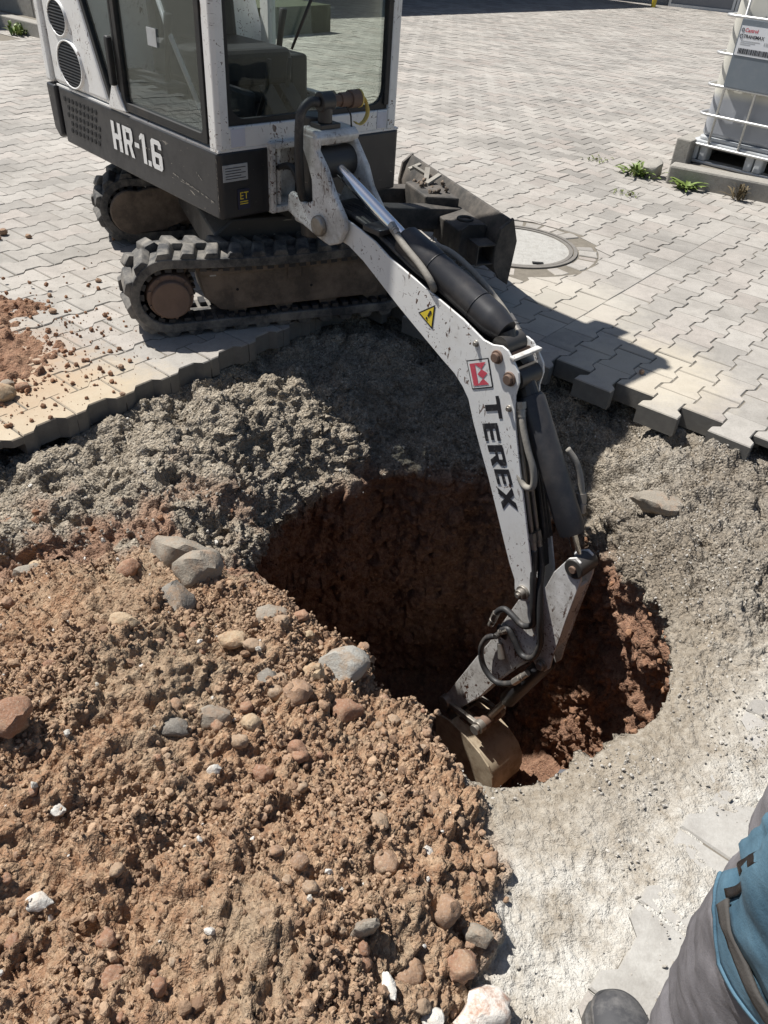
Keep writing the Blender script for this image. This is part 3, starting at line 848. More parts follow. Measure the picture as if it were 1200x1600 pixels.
# ---------------------------------------------------------------- tracks
def stadium(a0, a1, zc, r, n=26, sag=0.0):
    pts = []
    for i in range(n + 1):
        t = -math.pi / 2 - math.pi * i / n
        pts.append((a0 + r * math.cos(t), zc + r * math.sin(t)))
    K = 18
    for i in range(1, K):
        t = i / K; pts.append((a0 + (a1 - a0) * t, zc + r - sag * math.sin(math.pi * t)))
    for i in range(n + 1):
        t = math.pi / 2 - math.pi * i / n
        pts.append((a1 + r * math.cos(t), zc + r * math.sin(t)))
    for i in range(1, K):
        t = i / K; pts.append((a1 + (a0 - a1) * t, zc - r))
    return pts
def make_track(p0, label):
    """p0 = distance of the face towards the pit; belt spans p0..p0+.23"""
    R0 = 0.165; zc = 0.172; a0, a1 = 0.02, 0.955
    outer = stadium(a0, a1, zc, R0 - 0.012, sag=0.018); inner = stadium(a0, a1, zc, R0 - 0.050, sag=0.018)
    n = len(outer); vs = []; fs = []
    prof = [(inner, 0.0), (outer, 0.0), (outer, 0.23), (inner, 0.23)]
    # a slightly bulged outside edge
    for lp, off in prof: vs += [tp(a, z, p0 + off) for a, z in lp]
    for k in range(4):
        k2 = (k + 1) % 4
        fs += [(k * n + i, k * n + (i + 1) % n, k2 * n + (i + 1) % n, k2 * n + i) for i in range(n)]
    tr = mesh_obj('track', vs, fs, M['rubber'], EXC, auto=35, bevel=0.004)
    if label: tag(tr, label)
    # arclength table
    P = np.array(outer + outer[:1]); seg = np.hypot(*np.diff(P, axis=0).T); cum = np.concatenate([[0], np.cumsum(seg)])
    NL = 30; step = cum[-1] / NL
    def at(q):
        q = q % cum[-1]; i = min(np.searchsorted(cum, q, side='right') - 1, len(seg) - 1)
        t = (q - cum[i]) / max(seg[i], 1e-9); p = P[i] * (1 - t) + P[i + 1] * t
        d = (P[i + 1] - P[i]) / max(seg[i], 1e-9); return p, d
    # lug: chunky chevron half, one mesh shared
    def lugmesh(side):
        w = 0.115; g = 1 if side else -1
        y0 = 0.004 if side == 0 else 0.113; y1 = y0 + 0.113
        def f(a, b, o): return (a, o, b)
        # (along, height) trapezoid with skew across the belt
        sk = 0.026
        vs = []
        for yy, sh in ((y0, 0 if side == 0 else sk), (y1, sk if side == 0 else 0)):
            edge = (side == 0 and yy == y0) or (side == 1 and yy == y1)
            hh = 0.022 if edge else 0.027
            for a, b in ((-.036, -.006), (.036, -.006), (.021, hh), (-.021, hh)): vs.append((a + sh, yy, b))
        fs = [(3, 2, 1, 0), (4, 5, 6, 7), (0, 1, 5, 4), (1, 2, 6, 5), (2, 3, 7, 6), (3, 0, 4, 7)]
        me = bpy.data.meshes.new('lug'); me.from_pydata(vs, [], fs); me.materials.append(M['rubber']); me.update()
        bm = bmesh.new(); bm.from_mesh(me); bmesh.ops.bevel(bm, geom=bm.edges[:], offset=0.006, segments=2, affect='EDGES', profile=0.6)
        bmesh.ops.recalc_face_normals(bm, faces=bm.faces); bm.to_mesh(me); bm.free()
        me.polygons.foreach_set('use_smooth', [True] * len(me.polygons)); me.set_sharp_from_angle(angle=math.radians(50))
        return me
    for side in (0, 1):
        me_ = lugmesh(side)
        for k in range(NL):
            (a, z), d = at(k * step + (step / 2 if side else 0))
            o = bpy.data.objects.new('lug', me_)
            X = TD * d[0] + UP * d[1]; Z = TD * (-d[1]) + UP * d[0]
            # outward normal
            cx = min(max(a, a0), a1)
            outv = Vector((a - cx, z - zc))
            if (Vector((-d[1], d[0])).dot(outv)) < 0: Z = -Z
            Y = TN
            if X.cross(Y).dot(Z) < 0: X = -X
            m4 = Matrix.Identity(4)
            for r in range(3): m4[r][0] = X[r]; m4[r][1] = Y[r]; m4[r][2] = Z[r]
            loc = tp(a, z, p0) - EXC.location
            m4.translation = loc
            o.matrix_local = m4; link(o, tr); o.matrix_local = m4
    # guide blocks along the inside edges
    m = MB(); Pi = np.array(inner + inner[:1]); sgi = np.hypot(*np.diff(Pi, axis=0).T); ci = np.concatenate([[0], np.cumsum(sgi)])
    q = 0.0
    while q < ci[-1] - 0.02:
        i = min(np.searchsorted(ci, q, side='right') - 1, len(sgi) - 1); t = (q - ci[i]) / max(sgi[i], 1e-9)
        p = Pi[i] * (1 - t) + Pi[i + 1] * t; dd = (Pi[i + 1] - Pi[i]) / max(sgi[i], 1e-9); nr = np.array([-dd[1], dd[0]])
        cx = min(max(p[0], a0), a1)
        if nr @ np.array([p[0] - cx, p[1] - zc]) > 0: nr = -nr
        def fn(u, h_, o): return tp(p[0] + dd[0] * u + nr[0] * h_, p[1] + dd[1] * u + nr[1] * h_, p0 + o)
        m.box(fn, -0.013, 0.013, -0.002, 0.017, 0.012, 0.075)
        m.box(fn, -0.013, 0.013, -0.002, 0.017, 0.155, 0.218)
        q += 0.046
    tag(m.build('guide_blocks', M['rubber_dark'], tr), kind='stuff')
    # sprocket with toothed ring and hub cover
    m = MB(); teeth = []
    for k in range(26):
        t = 2 * math.pi * k / 26
        for dt, rr in ((-0.07, 0.098), (-0.03, 0.118), (0.03, 0.118), (0.07, 0.098)):
            teeth.append((a0 + rr * math.cos(t + dt), zc + rr * math.sin(t + dt)))
    m.prism(lambda a, z, o: tp(a, z, p0 + o), teeth, 0.085, 0.145)
    m.build('sprocket', M['mud'], tr)
    m = MB(); m.cyl(tp(a0 + .005, zc - .004, p0 + .10), tp(a0 + .005, zc - .004, p0 + .012), 0.100, 40, 0.092); m.cyl(tp(a0 + .005, zc - .012, p0 + .014), tp(a0 + .005, zc - .012, p0 - .006), 0.080, 36, 0.075)
    hub = m.build('hub_cover', M['rust'], tr, auto=30, bevel=0.004)
    for k in range(9):
        an = 2 * math.pi * k / 9; MB().cyl(tp(a0 + .005 + .086 * math.cos(an), zc - .006 + .086 * math.sin(an), p0 + .0145), tp(a0 + .005 + .086 * math.cos(an), zc - .006 + .086 * math.sin(an), p0 + .006), .0065, 6).build('bolt', M['rust'], tr)
    m = MB(); m.cyl(tp(a1, zc, p0 + .05), tp(a1, zc, p0 + .18), 0.125, 30); m.build('idler_wheel', M['mud'], tr, auto=40)
    for ra in (0.30, 0.50, 0.70):
        MB().cyl(tp(ra, 0.088, p0 + .04), tp(ra, 0.088, p0 + .19), 0.04, 20).build('roller', M['mud'], tr, auto=40)
    # side frame
    m = MB(); m.prism(lambda a, z, o: tp(a, z, p0 + o), [(.135, .275), (.165, .285), (.90, .292), (.93, .27), (.93, .10), (.90, .092), (.26, .082), (.225, .088), (.165, .145), (.152, .215)], 0.028, 0.20)
    fr = m.build('track_frame', M['mud'], tr, bevel=0.006)
    m = MB(); m.prism(lambda a, z, o: tp(a, z, p0 + o), [(.15, .266), (.93, .278), (.93, .252), (.15, .242)], 0.016, 0.03); m.build('frame_rail', M['mud'], tr, bevel=0.003)
    m = MB(); m.box(lambda a, z, o: tp(a, z, p0 + o), .515, .575, .20, .25, 0.020, 0.03); m.build('grease_plate', M['mud'], tr, bevel=0.004)
    m = MB(); m.box(lambda a, z, o: tp(a, z, p0 + o), .19, .215, .235, .252, 0.024, 0.03); m.build('sticker', M['plate'], tr)
    for ra, rz in ((.30, .17), (.62, .16)):
        MB().cyl(tp(ra, rz, p0 + .0265), tp(ra, rz, p0 + .03), 0.006, 10).build('bolt_hole', M['dark'], tr)
    return tr
make_track(0.0, None)
far_track = make_track(1.13, None)
m = MB(); m.prism(lambda a, z, o: tp(a, z, o), [(.02 + .108 * math.cos(q), .168 + .108 * math.sin(q)) for q in np.linspace(math.radians(70), math.radians(290), 18)] + [(.16, .075), (.30, .12), (.46, .14), (.46, .24), (.30, .27), (.12, .285)], 1.10, 1.132); m.build('motor_guard', M['mud'], far_track, bevel=.006)
# undercarriage centre
m = MB()
m.prism(lambda a, z, o: tp(a, z, o), [(.25, .20), (.25, .34), (.33, .40), (.65, .40), (.75, .34), (.75, .20)], 0.2, 1.16)
m.build('undercarriage_frame', M['blackmetal'], EXC, bevel=0.01)
c0 = Vector((-.777, 3.729, 0))
MB().cyl(c0 + UP * .40, c0 + UP * .465, 0.29, 40).build('slew_ring', M['blackmetal'], EXC, auto=40)

# ---------------------------------------------------------------- dozer blade
bl0 = 1.53
m = MB()
prof = [(bl0 + .055, .365), (bl0 + .02, .31), (bl0, .24), (bl0 + .005, .17), (bl0 + .035, .11), (bl0 + .075, .075)]
back = [(a + .012, z) for a, z in prof]
poly = prof + back[::-1]
m.prism(lambda a, z, o: tp(a, z, o), poly, 0.07, 1.22)
blade = m.build('dozer_blade', M['blade'], EXC, auto=30, bevel=0.002)
m = MB(); m.prism(lambda a, z, o: tp(a, z, o), [(bl0 + .065, .375), (bl0 + .005, .33), (bl0 - .012, .24), (bl0 - .008, .155), (bl0 + .03, .095), (bl0 + .085, .06), (bl0 + .10, .27)], 0.055, 0.075); m.build('end_plate', M['blade'], blade, bevel=0.003)
m = MB(); m.prism(lambda a, z, o: tp(a, z, o), [(bl0 + .065, .375), (bl0 + .005, .33), (bl0 - .012, .24), (bl0 - .008, .155), (bl0 + .03, .095), (bl0 + .085, .06), (bl0 + .10, .27)], 1.215, 1.235); m.build('end_plate', M['blade'], blade, bevel=0.003)
def sqtube(m, fn, a0, a1, z0, z1, o0, o1, t):
    m.box(fn, a0, a1, z0, z0 + t, o0, o1); m.box(fn, a0, a1, z1 - t, z1, o0, o1)
    m.box(fn, a0, a0 + t, z0 + t, z1 - t, o0, o1); m.box(fn, a1 - t, a1, z0 + t, z1 - t, o0, o1)
m = MB(); sqtube(m, lambda a, z, o: tp(a, z, o), bl0 - .10, bl0 - .005, .165, .26, 0.06, 0.16, .008)
m.build('extension_tube', M['blade'], blade, bevel=0.002)
m = MB(); sqtube(m, lambda a, z, o: tp(a, z, o), bl0 - .115, bl0 - .005, .15, .275, 0.30, 0.46, .010); m.build('extension_socket', M['blade'], blade, bevel=0.002)
m = MB(); m.prism(lambda a, z, o: tp(a, z, o), [(bl0 - .13, .12), (bl0 - .13, .29), (bl0 - .09, .315), (bl0, .31), (bl0, .12)], 0.185, 0.205); m.build('rib', M['blade'], blade, bevel=0.003)
m = MB(); m.tube([tp(bl0 - .07 + .035 * math.cos(t),   .315, .27 + .035 * math.sin(t)) for t in np.linspace(0, 2 * math.pi, 17)], .007, 8); m.build('tie_down_ring', M['blade'], blade, smooth=True)
m = MB(); m.prism(lambda a, z, o: tp(a, z, o), [(bl0 - .12, .275), (bl0 - .12, .16), (bl0 + .02, .14), (bl0 + .02, .30)], 0.20, 0.5); m.build('gusset', M['blade'], blade, bevel=0.006)
m = MB(); m.prism(lambda a, o, z: tp(a, z, o), [(bl0 + .0, .48), (bl0 + .0, .86), (bl0 - .16, .80), (bl0 - .16, .54)], .17, .345); m.build('gusset', M['blade'], blade, bevel=0.008)
for oo in (.50, .84):
    m = MB(); m.prism(lambda a, z, o: tp(a, z, o), [(.72, .20), (.72, .30), (1.1, .33), (bl0 + .005, .30), (bl0 + .005, .20), (1.1, .22)], oo - .045, oo + .045); m.build('blade_arm', M['blade'], blade, bevel=0.008)
# dirt and splinters lying on the blade
m = MB(); r_ = np.random.default_rng(3)
for k in range(16):
    v_, f_ = rough_rock(2, 300 + k % 7); ct = tp(bl0 - .02 + r_.uniform(-.10, .02), .345 + r_.uniform(-.01, .02), r_.uniform(.55, .85))
    m.add([Vector(q * r_.uniform(.006, .02)) + ct for q in v_], [tuple(int(i) for i in q) for q in f_])
tag(m.build('caked_dirt', M['mud'], blade, smooth=True), kind='stuff')
for k, (oo, ln, aa) in enumerate(((.74, .10, .4), (.82, .12, 1.1), (.9, .09, 2.2), (.98, .07, .1))):
    m = MB(); c_ = tp(bl0 - .03, .36, oo)
    ax = TD * math.cos(aa) + TN * math.sin(aa); bx = UP.cross(ax)
    m.box(lambda a, b, c: c_ + ax * a + bx * b + UP * (c + a * .3), -ln / 2, ln / 2, -.013, .013, 0, .012); m.build('wood_scrap', M['hose_grey'], blade)

# ---------------------------------------------------------------- house skirt
def rrect(x0, x1, y0, y1, r, n=5):
    pts = []
    for cx, cy, a in ((x1 - r, y1 - r, 0), (x0 + r, y1 - r, 90), (x0 + r, y0 + r, 180), (x1 - r, y0 + r, 270)):
        for k in range(n + 1):
            t = math.radians(a + 90 * k / n); pts.append((cx + r * math.cos(t), cy + r * math.sin(t)))
    return pts
sk = rrect(0.0, 0.917, 0.0, 1.40, 0.022)
i0 = 18   # front edge lies between the third and fourth corner
sk = sk[:18] + [(.245, 0.0), (.245, .16), (.43, .16), (.43, 0.0)] + sk[18:]
m = MB(); m.prism(hz, sk, 0.455, 0.698)
skirt = m.build('body_skirt', M['black'], EXC, bevel=0.008, segs=3)
m = MB(); m.prism(hz, [(0.35, .02), (.57, .02), (.57, .5), (.35, .5)], 0.40, 0.456); m.build('belly_plate', M['blackmetal'], EXC)
# counterweight corner at the back
m = MB(); m.prism(hs, [(1.415, .48), (1.45, .462), (1.50, .50), (1.51, .70), (1.415, .70)], -0.008, 0.925); m.build('counterweight', M['black'], EXC, bevel=0.012, segs=3)
# white band on top of the skirt, worn edge
m = MB(); m.box(hz, 0.004, 0.913, 0.004, 1.41, 0.698, 0.706); m.build('skirt_top', M['white'], EXC)
# perforated vent: rows of round holes
m = MB()
for row in range(5):
    for c_ in range(10 - row % 2):
        y = 1.33 - c_ * 0.040 - (row % 2) * 0.02 - row * 0.007; z = 0.655 - row * 0.033
        if y < 0.985 + row * 0.0: continue
        m.cyl(hp(0.0012, y, z), hp(-0.0022, y, z), 0.0115, 14)
tag(m.build('vent_holes', M['dark'], skirt), kind='stuff')
# lettering
def text_mesh(body, size, fn, mat, parent, name, extrude=0.0012, bold=0.0):
    cu = bpy.data.curves.new(name, 'FONT'); cu.body = body; cu.size = size; cu.extrude = 0.0; cu.offset = bold
    cu.align_x = 'LEFT'; cu.resolution_u = 3
    ob = bpy.data.objects.new(name, cu); COL.objects.link(ob)
    dg = bpy.context.evaluated_depsgraph_get(); dg.update()
    me = bpy.data.meshes.new_from_object(ob.evaluated_get(dg))
    vs = [v.co.copy() for v in me.vertices]; fs = [tuple(p.vertices) for p in me.polygons]
    bpy.data.objects.remove(ob); bpy.data.curves.remove(cu); bpy.data.meshes.remove(me)
    return mesh_obj(name, [fn(v.x, v.y) for v in vs], fs, mat, parent)
# blocky condensed characters on a 4 x 6 grid of bars
GL = {'H': [[(0, 0), (1.3, 0), (1.3, 6), (0, 6)], [(2.7, 0), (4, 0), (4, 6), (2.7, 6)], [(1.3, 2.4), (2.7, 2.4), (2.7, 3.6), (1.3, 3.6)]],
      'R': [[(0, 0), (1.3, 0), (1.3, 6), (0, 6)], [(1.3, 4.9), (3.4, 4.9), (4, 5.4), (3.6, 6), (1.3, 6)], [(2.8, 3.4), (3.6, 3), (4, 3.6), (4, 5.4), (3.4, 4.9), (2.8, 4.9)], [(1.3, 2.4), (3.2, 2.4), (3.6, 3.0), (2.8, 3.4), (1.3, 3.4)], [(2.0, 2.4), (3.2, 2.4), (4.1, 0), (2.8, 0)]],
      '-': [[(0, 2.6), (1.8, 2.6), (1.8, 3.6), (0, 3.6)]], '.': [[(0, 0), (1.2, 0), (1.2, 1.1), (0, 1.1)]],
      '1': [[(.9, 0), (2.2, 0), (2.2, 6), (.9, 6)], [(0, 4.5), (.9, 4.9), (.9, 6), (0, 5.2)]],
      '6': [[(0, .6), (.6, 0), (1.3, 0), (1.3, 6), (.6, 6), (0, 5.4)], [(1.3, 0), (3.4, 0), (4, .6), (4, 1.1), (1.3, 1.1)], [(2.7, 1.1), (4, 1.1), (4, 3.0), (3.5, 3.5), (2.7, 2.5)], [(1.3, 2.5), (2.7, 2.5), (3.5, 3.5), (1.3, 3.5)], [(1.3, 5), (2.8, 5), (2.8, 4.3), (4, 4.3), (4, 5.4), (3.4, 6), (1.3, 6)]],
      'T': [[(0, 4.7), (4.6, 4.7), (4.6, 6), (0, 6)], [(1.65, 0), (2.95, 0), (2.95, 4.7), (1.65, 4.7)]],
      'E': [[(0, 0), (1.3, 0), (1.3, 6), (0, 6)], [(1.3, 0), (4.2, 0), (4.2, 1.2), (1.3, 1.2)], [(1.3, 2.4), (4.0, 2.4), (4.0, 3.6), (1.3, 3.6)], [(1.3, 4.8), (4.2, 4.8), (4.2, 6), (1.3, 6)]],
      'X': [[(0, 0), (1.5, 0), (2.3, 1.9), (1.55, 3.0)], [(3.1, 0), (4.6, 0), (3.05, 3.0), (2.3, 1.9)], [(1.55, 3.0), (2.3, 1.9), (3.05, 3.0), (2.3, 4.1)], [(1.55, 3.0), (2.3, 4.1), (1.5, 6), (0, 6)], [(3.05, 3.0), (4.6, 6), (3.1, 6), (2.3, 4.1)]]}
def glyph(ch, fn, mat, parent, name):
    v = []; f = []
    for pl_ in GL[ch]:
        k = len(v); v += [fn(a, b) for a, b in pl_]; f.append(tuple(range(k, k + len(pl_))))
    return mesh_obj(name, v, f, mat, parent)
# HR-1.6 on the left side (reads from the back of the machine forward)
y = 0.865
for ch, adv in (('H', 4.9), ('R', 4.7), ('-', 2.2), ('1', 2.8), ('.', 1.7), ('6', 4.6)):
    u_ = 0.0215
    glyph(ch, lambda a, b: hp(-0.0035, y - a * u_, 0.535 + b * 0.0195), M['whiteprint'], skirt, 'letter')
    y -= adv * u_
# worn bright metal on the front corner and scrapes on the side
rs = np.random.default_rng(21)
for (yy0, zz0, yy1, zz1, w_, nn_s) in ((.36, .552, .04, .512, .0035, 9), (.30, .535, .16, .528, .002, 4), (.60, .600, .52, .604, .003, 3), (.17, .60, .12, .575, .003, 3), (.012, .68, .010, .48, .004, 8)):
    for k in range(nn_s):
        t0_ = k / nn_s + rs.uniform(0, .3 / nn_s); t1_ = min(1, t0_ + rs.uniform(.4, .95) / nn_s)
        pts_ = []
        for sgn in (1, -1):
            rngt = np.linspace(t0_, t1_, 5) if sgn > 0 else np.linspace(t1_, t0_, 5)
            for t_ in rngt:
                pts_.append((yy0 + (yy1 - yy0) * t_ + rs.normal(0, .0015), zz0 + (zz1 - zz0) * t_ + sgn * w_ * rs.uniform(.15, 1.0)))
        mesh_obj('scrape', [hp(-0.0028, a, b) for a, b in pts_], [tuple(range(len(pts_)))], M['hose_grey'], skirt)
# type plate and sticker on the front face
m = MB(); m.box(hf, 0.015, 0.125, 0.595, 0.655, -0.004, -0.001); pl_ = m.build('type_plate', M['plate'], skirt)
for k in range(5):
    m = MB(); m.box(hf, 0.025, 0.115 - 0.02 * (k % 2), 0.604 + k * 0.0095, 0.6065 + k * 0.0095, -0.0052, -0.0038); m.build('print_line', M['ink'], pl_)
m = MB(); m.box(hf, 0.075, 0.13, 0.487, 0.562, -0.004, -0.001); st = m.build('sticker', mat_simple('navy_sticker', (0.02, 0.022, 0.05), 0.5), skirt)
text_mesh('ET', 0.038, lambda a, b: hp(0.082 + a, -0.0055, 0.525 + b), M['signyellow'], st, 'letters')
for k in range(2):
    m = MB(); m.box(hf, 0.084, 0.12, 0.506 + k * .008, 0.509 + k * .008, -0.0055, -0.0038); m.build('print_line', M['signyellow'], st)

# ---------------------------------------------------------------- cab
CT = 2.24
def cabpart(name, mat, build, bev=0.006, parent=None, **kw):
    m = MB(); build(m); return m.build(name, mat, parent or EXC, bevel=bev, **kw)
cab = cabpart('cab_sill', M['white'], lambda m: m.box(hz, 0.055, 0.845, 0.004, 0.05, 0.704, 0.782))
for x0_, x1_ in ((0.012, 0.125), (0.735, 0.838)):
    cabpart('reflector_strip', M['bluewhite'], lambda m: m.box(hf, x0_ + .05, x1_, .712, .775, .0015, .006), 0.001, cab)
# front posts
cabpart('cab_post', M['white'], lambda m: m.prism(hz, [(0.004, 0.01), (0.02, 0.0), (0.056, 0.0), (0.058, 0.03), (0.04, 0.062), (0.004, 0.062)], 0.704, CT), 0.006, cab)
cabpart('cab_post', M['white'], lambda m: m.prism(hz, [(0.845, 0.0), (0.885, 0.0), (0.897, 0.012), (0.897, 0.062), (0.862, 0.062), (0.843, 0.03)], 0.704, CT), 0.006, cab)
# windscreen with rounded gasket
def framepanel(m, fn, x0, x1, z0, z1, t, r, d0, d1):
    outer = rrect(x0, x1, z0, z1, 0.006, 5); inner = rrect(x0 + t, x1 - t, z0 + t, z1 - t, r, 5)
    n = len(outer); v = []
    for lp, d in ((outer, d0), (inner, d0), (inner, d1), (outer, d1)): v += [fn(a, b, d) for a, b in lp]
    f = []
    for k in range(4):
        k2 = (k + 1) % 4
        f += [(k * n + i, k * n + (i + 1) % n, k2 * n + (i + 1) % n, k2 * n + i) for i in range(n)]
    m.add(v, f)
cabpart('window_gasket', M['gasket'], lambda m: framepanel(m, hf, 0.057, 0.844, 0.783, 2.16, 0.020, 0.06, 0.014, 0.034), 0.002, cab)
cabpart('windscreen', M['glass'], lambda m: m.box(hf, 0.07, 0.832, 0.795, 2.15, 0.022, 0.026), 0, cab)
cabpart('window_gasket', M['gasket'], lambda m: m.box(hf, 0.822, 0.848, 0.80, 2.1, 0.004, 0.013), 0.003, cab)
# wiper
m = MB(); m.tube([hp(.52, .010, 1.42), hp(.44, .006, 1.18), hp(.35, .010, 1.02)], [.007, .006, .005], 8); m.build('wiper', M['gasket'], cab, smooth=True)
# left door
cabpart('door_frame', M['gasket'], lambda m: framepanel(m, hs, 0.066, 0.735, 0.716, 2.12, 0.032, 0.02, 0.000, 0.03), 0.003, cab)
cabpart('door_glass', M['glass_side'], lambda m: m.box(hs, 0.09, 0.715, 0.74, 2.10, 0.012, 0.016), 0, cab)
cabpart('quarter_frame', M['gasket'], lambda m: (m.prism(hs, [(.742, .712), (.758, .712), (.758, 2.1), (.742, 2.1)], 0.002, 0.03), m.prism(hs, [(.835, .73), (.862, .73), (1.075, 1.20), (1.045, 1.20)], 0.002, 0.028), m.prism(hs, [(.758, .712), (.85, .712), (.865, .735), (.758, .735)], 0.002, 0.03)), 0.002, cab)
cabpart('quarter_glass', M['glass_side'], lambda m: m.prism(hs, [(.755, .73), (.84, .73), (1.05, 1.2), (1.05, 1.9), (.755, 2.1)], 0.012, 0.016), 0, cab)
m = MB(); m.prism(hs, rrect(.752, .785, .80, .98, .012, 3), -0.022, 0.002); m.build('door_handle', M['gasket'], cab, bevel=0.006)
m = MB(); m.prism(hs, [(.70, .712), (.86, .702), (.80, .80), (.77, .82)], -0.006, 0.012); m.build('latch_plate', M['white'], cab, bevel=0.003)
cabpart('door_glass', M['plate'], lambda m: m.box(hs, .40, .47, .985, 1.045, 0.010, 0.0125), 0, cab).name = 'paper_notice'
# white strip seen through the door: grab rail
MB().tube([hp(.12, .30, .78), hp(.13, .52, 1.02), hp(.14, .60, 1.12)], .010, 8).build('grab_rail', M['white'], cab, smooth=True)
# right side: sill, posts and window
cabpart('side_sill', M['white'], lambda m: m.box(hz, 0.855, 0.897, 0.062, 0.95, 0.704, 0.76), 0.005, cab)
cabpart('side_post', M['white'], lambda m: m.box(hz, 0.855, 0.897, 0.88, 0.95, 0.76, CT), 0.005, cab)
cabpart('side_glass', M['glass'], lambda m: m.box(hs, 0.062, 0.88, 0.76, 2.15, 0.872, 0.876), 0, cab)
cabpart('rear_wall', M['white'], lambda m: m.box(hz, 0.05, 0.86, 0.93, 0.97, 1.28, 1.45), 0.005, cab)
cabpart('rear_glass', M['glass_side'], lambda m: m.box(hz, 0.06, 0.86, 0.945, 0.949, 1.45, 2.15), 0, cab)
cabpart('side_post', M['white'], lambda m: m.box(hz, 0.004, 0.045, 1.03, 1.09, 1.2, CT), 0.005, cab)
# roof
cabpart('roof', M['white'], lambda m: m.prism(hz, rrect(-.02, .93, .06, 1.10, .06), CT, CT + .07), 0.02, cab, segs=3)
m = MB(); m.box(hz, .95, 1.06, .22, .34, 1.98, 2.10); m.box(hz, .925, .96, .27, .29, 2.0, 2.02); m.build('work_lamp', M['gasket'], cab, bevel=0.01)
# interior
cabpart('floor', M['dark'], lambda m: m.box(hz, 0.05, 0.86, 0.05, 0.94, 0.706, 0.722), 0, cab)
seat = cabpart('seat', M['seat'], lambda m: (m.box(hz, .22, .66, .42, .86, .82, .96), m.box(hz, .25, .63, .56, .86, .722, .82)), 0.03, cab, segs=3)
cabpart('backrest', M['seat'], lambda m: m.prism(hs, [(.80, .93), (.90, .93), (.945, 1.42), (.86, 1.46)], .24, .64), 0.03, seat, segs=3)
cabpart('console', M['seat'], lambda m: (m.box(hz, .09, .19, .50, .90, .722, .84), m.box(hz, .70, .80, .50, .90, .722, .92)), 0.015, cab)
for xx, yy in ((.125, .36), (.74, .46)):
    MB().tube([hp(xx, yy + .2, .83), hp(xx, yy + .16, 1.0), hp(xx, yy + .14, 1.08)], [.012, .014, .018], 10).build('joystick', M['gasket'], cab, smooth=True)
for xx in (.38, .48):
    m = MB(); m.tube([hp(xx, .30, .72), hp(xx, .22, .86), hp(xx, .20, .96)], .009, 8); m.build('travel_lever', M['gasket'], cab, smooth=True)
    m = MB(); m.box(lambda a, b, c: hp(xx + a, .16 + b, .80 + b * .8 + c), -.035, .035, -.07, .07, 0, .012); m.build('pedal', M['gasket'], cab, bevel=0.004)
m = MB(); m.box(lambda a, b, c: hp(.66 + a, .14 + b, .79 + b * .5 + c), -.05, .05, -.06, .06, 0, .012); m.build('pedal', M['gasket'], cab, bevel=0.004)
m = MB(); m.prism(hf, [(.10, .76), (.32, .74), (.34, .84), (.14, .90)], .22, .30); m.build('control_box', M['seat'], cab, bevel=0.02)

# ---------------------------------------------------------------- engine cover with round louvres
cover = cabpart('engine_cover', M['white'], lambda m: m.prism(hs, [(.872, .708), (1.40, .708), (1.425, .72), (1.43, 1.28), (1.36, 1.34), (1.13, 1.34), (1.085, 1.20)], 0.004, 0.895), 0.02, segs=3)
cabpart('rear_post', M['white'], lambda m: m.prism(hs, [(1.438, .706), (1.500, .706), (1.49, 1.30), (1.43, 1.30)], -0.006, 0.90), 0.014, segs=3)
for cy, cz_, ry, rz_ in ((1.262, 0.985, .088, .066), (1.205, 0.812, .118, .090)):
    m = MB(); ring = [(cy + ry * math.cos(t), cz_ + rz_ * math.sin(t)) for t in np.linspace(0, 2 * math.pi, 40, endpoint=False)]
    m.prism(hs, ring, -0.001, 0.008); v_ = m.build('louvre', M['dark'], cover)
    k = -rz_ + .009
    while k < rz_ - .004:
        hw = ry * math.sqrt(max(0, 1 - (k / rz_) ** 2)) - .003
        m = MB(); m.prism(lambda z, x, yo: hp(x, yo, z), [(cz_ + k, -.004), (cz_ + k + .006, -.0015), (cz_ + k + .005, .001), (cz_ + k - .001, -.0015)], cy - hw, cy + hw); m.build('slat', M['gasket'], v_)
        k += .0125
    n = 44; v = []; f = []
    for rr, dx in ((1.0, 0.002), (1.0, -.005), (1.06, -.006), (1.09, 0.004)):
        v += [hp(dx, cy + ry * rr * math.cos(2 * math.pi * i / n), cz_ + rz_ * rr * math.sin(2 * math.pi * i / n)) for i in range(n)]
    for q in range(3): f += [(q * n + i, q * n + (i + 1) % n, (q + 1) * n + (i + 1) % n, (q + 1) * n + i) for i in range(n)]
    mesh_obj('louvre_rim', v, f, M['white'], v_, smooth=True)

# ---------------------------------------------------------------- boom mount (king post)
mount = cabpart('swing_mount', M['white_worn'], lambda m: (m.box(hz, .222, .246, -.022, .10, .452, .716), m.box(hz, .246, .45, -.022, .10, .690, .716), m.box(hz, .43, .45, -.022, .10, .452, .690), m.box(hz, .246, .43, .10, .12, .452, .716), m.box(hz, .246, .43, -.022, .10, .452, .478)), 0.006)
cabpart('inner_plate', M['white_worn'], lambda m: m.box(hz, .262, .280, -.005, .10, .48, .688), 0.003, mount)
for k in range(5):
    hose('hose', [hp(.27 + .02 * k, .0, .62), hp(.275 + .015 * k, -.08, .64 - .01 * k), hp(.29 + .012 * k, -.13, .56), hp(.30 + .012 * k, -.20, .50), bp(.10, .46 + .004 * k, .05 + .012 * k)], .011, M['hose'], mount)
OFF0, OFF1 = -.034, .166
kp_near = [(-.13, .80), (-.02, .80), (-.03, .755), (.018, .708), (.064, .64), (.094, .604), (.135, .56), (.14, .52), (.108, .462), (.05, .438), (-.016, .448), (-.17, .485), (-.215, .50), (-.205, .56), (-.19, .577), (-.10, .555), (-.055, .575), (-.06, .65), (-.085, .70), (-.11, .74)]
king = MB(); king.prism(bp, kp_near, OFF0, OFF0 + .024)
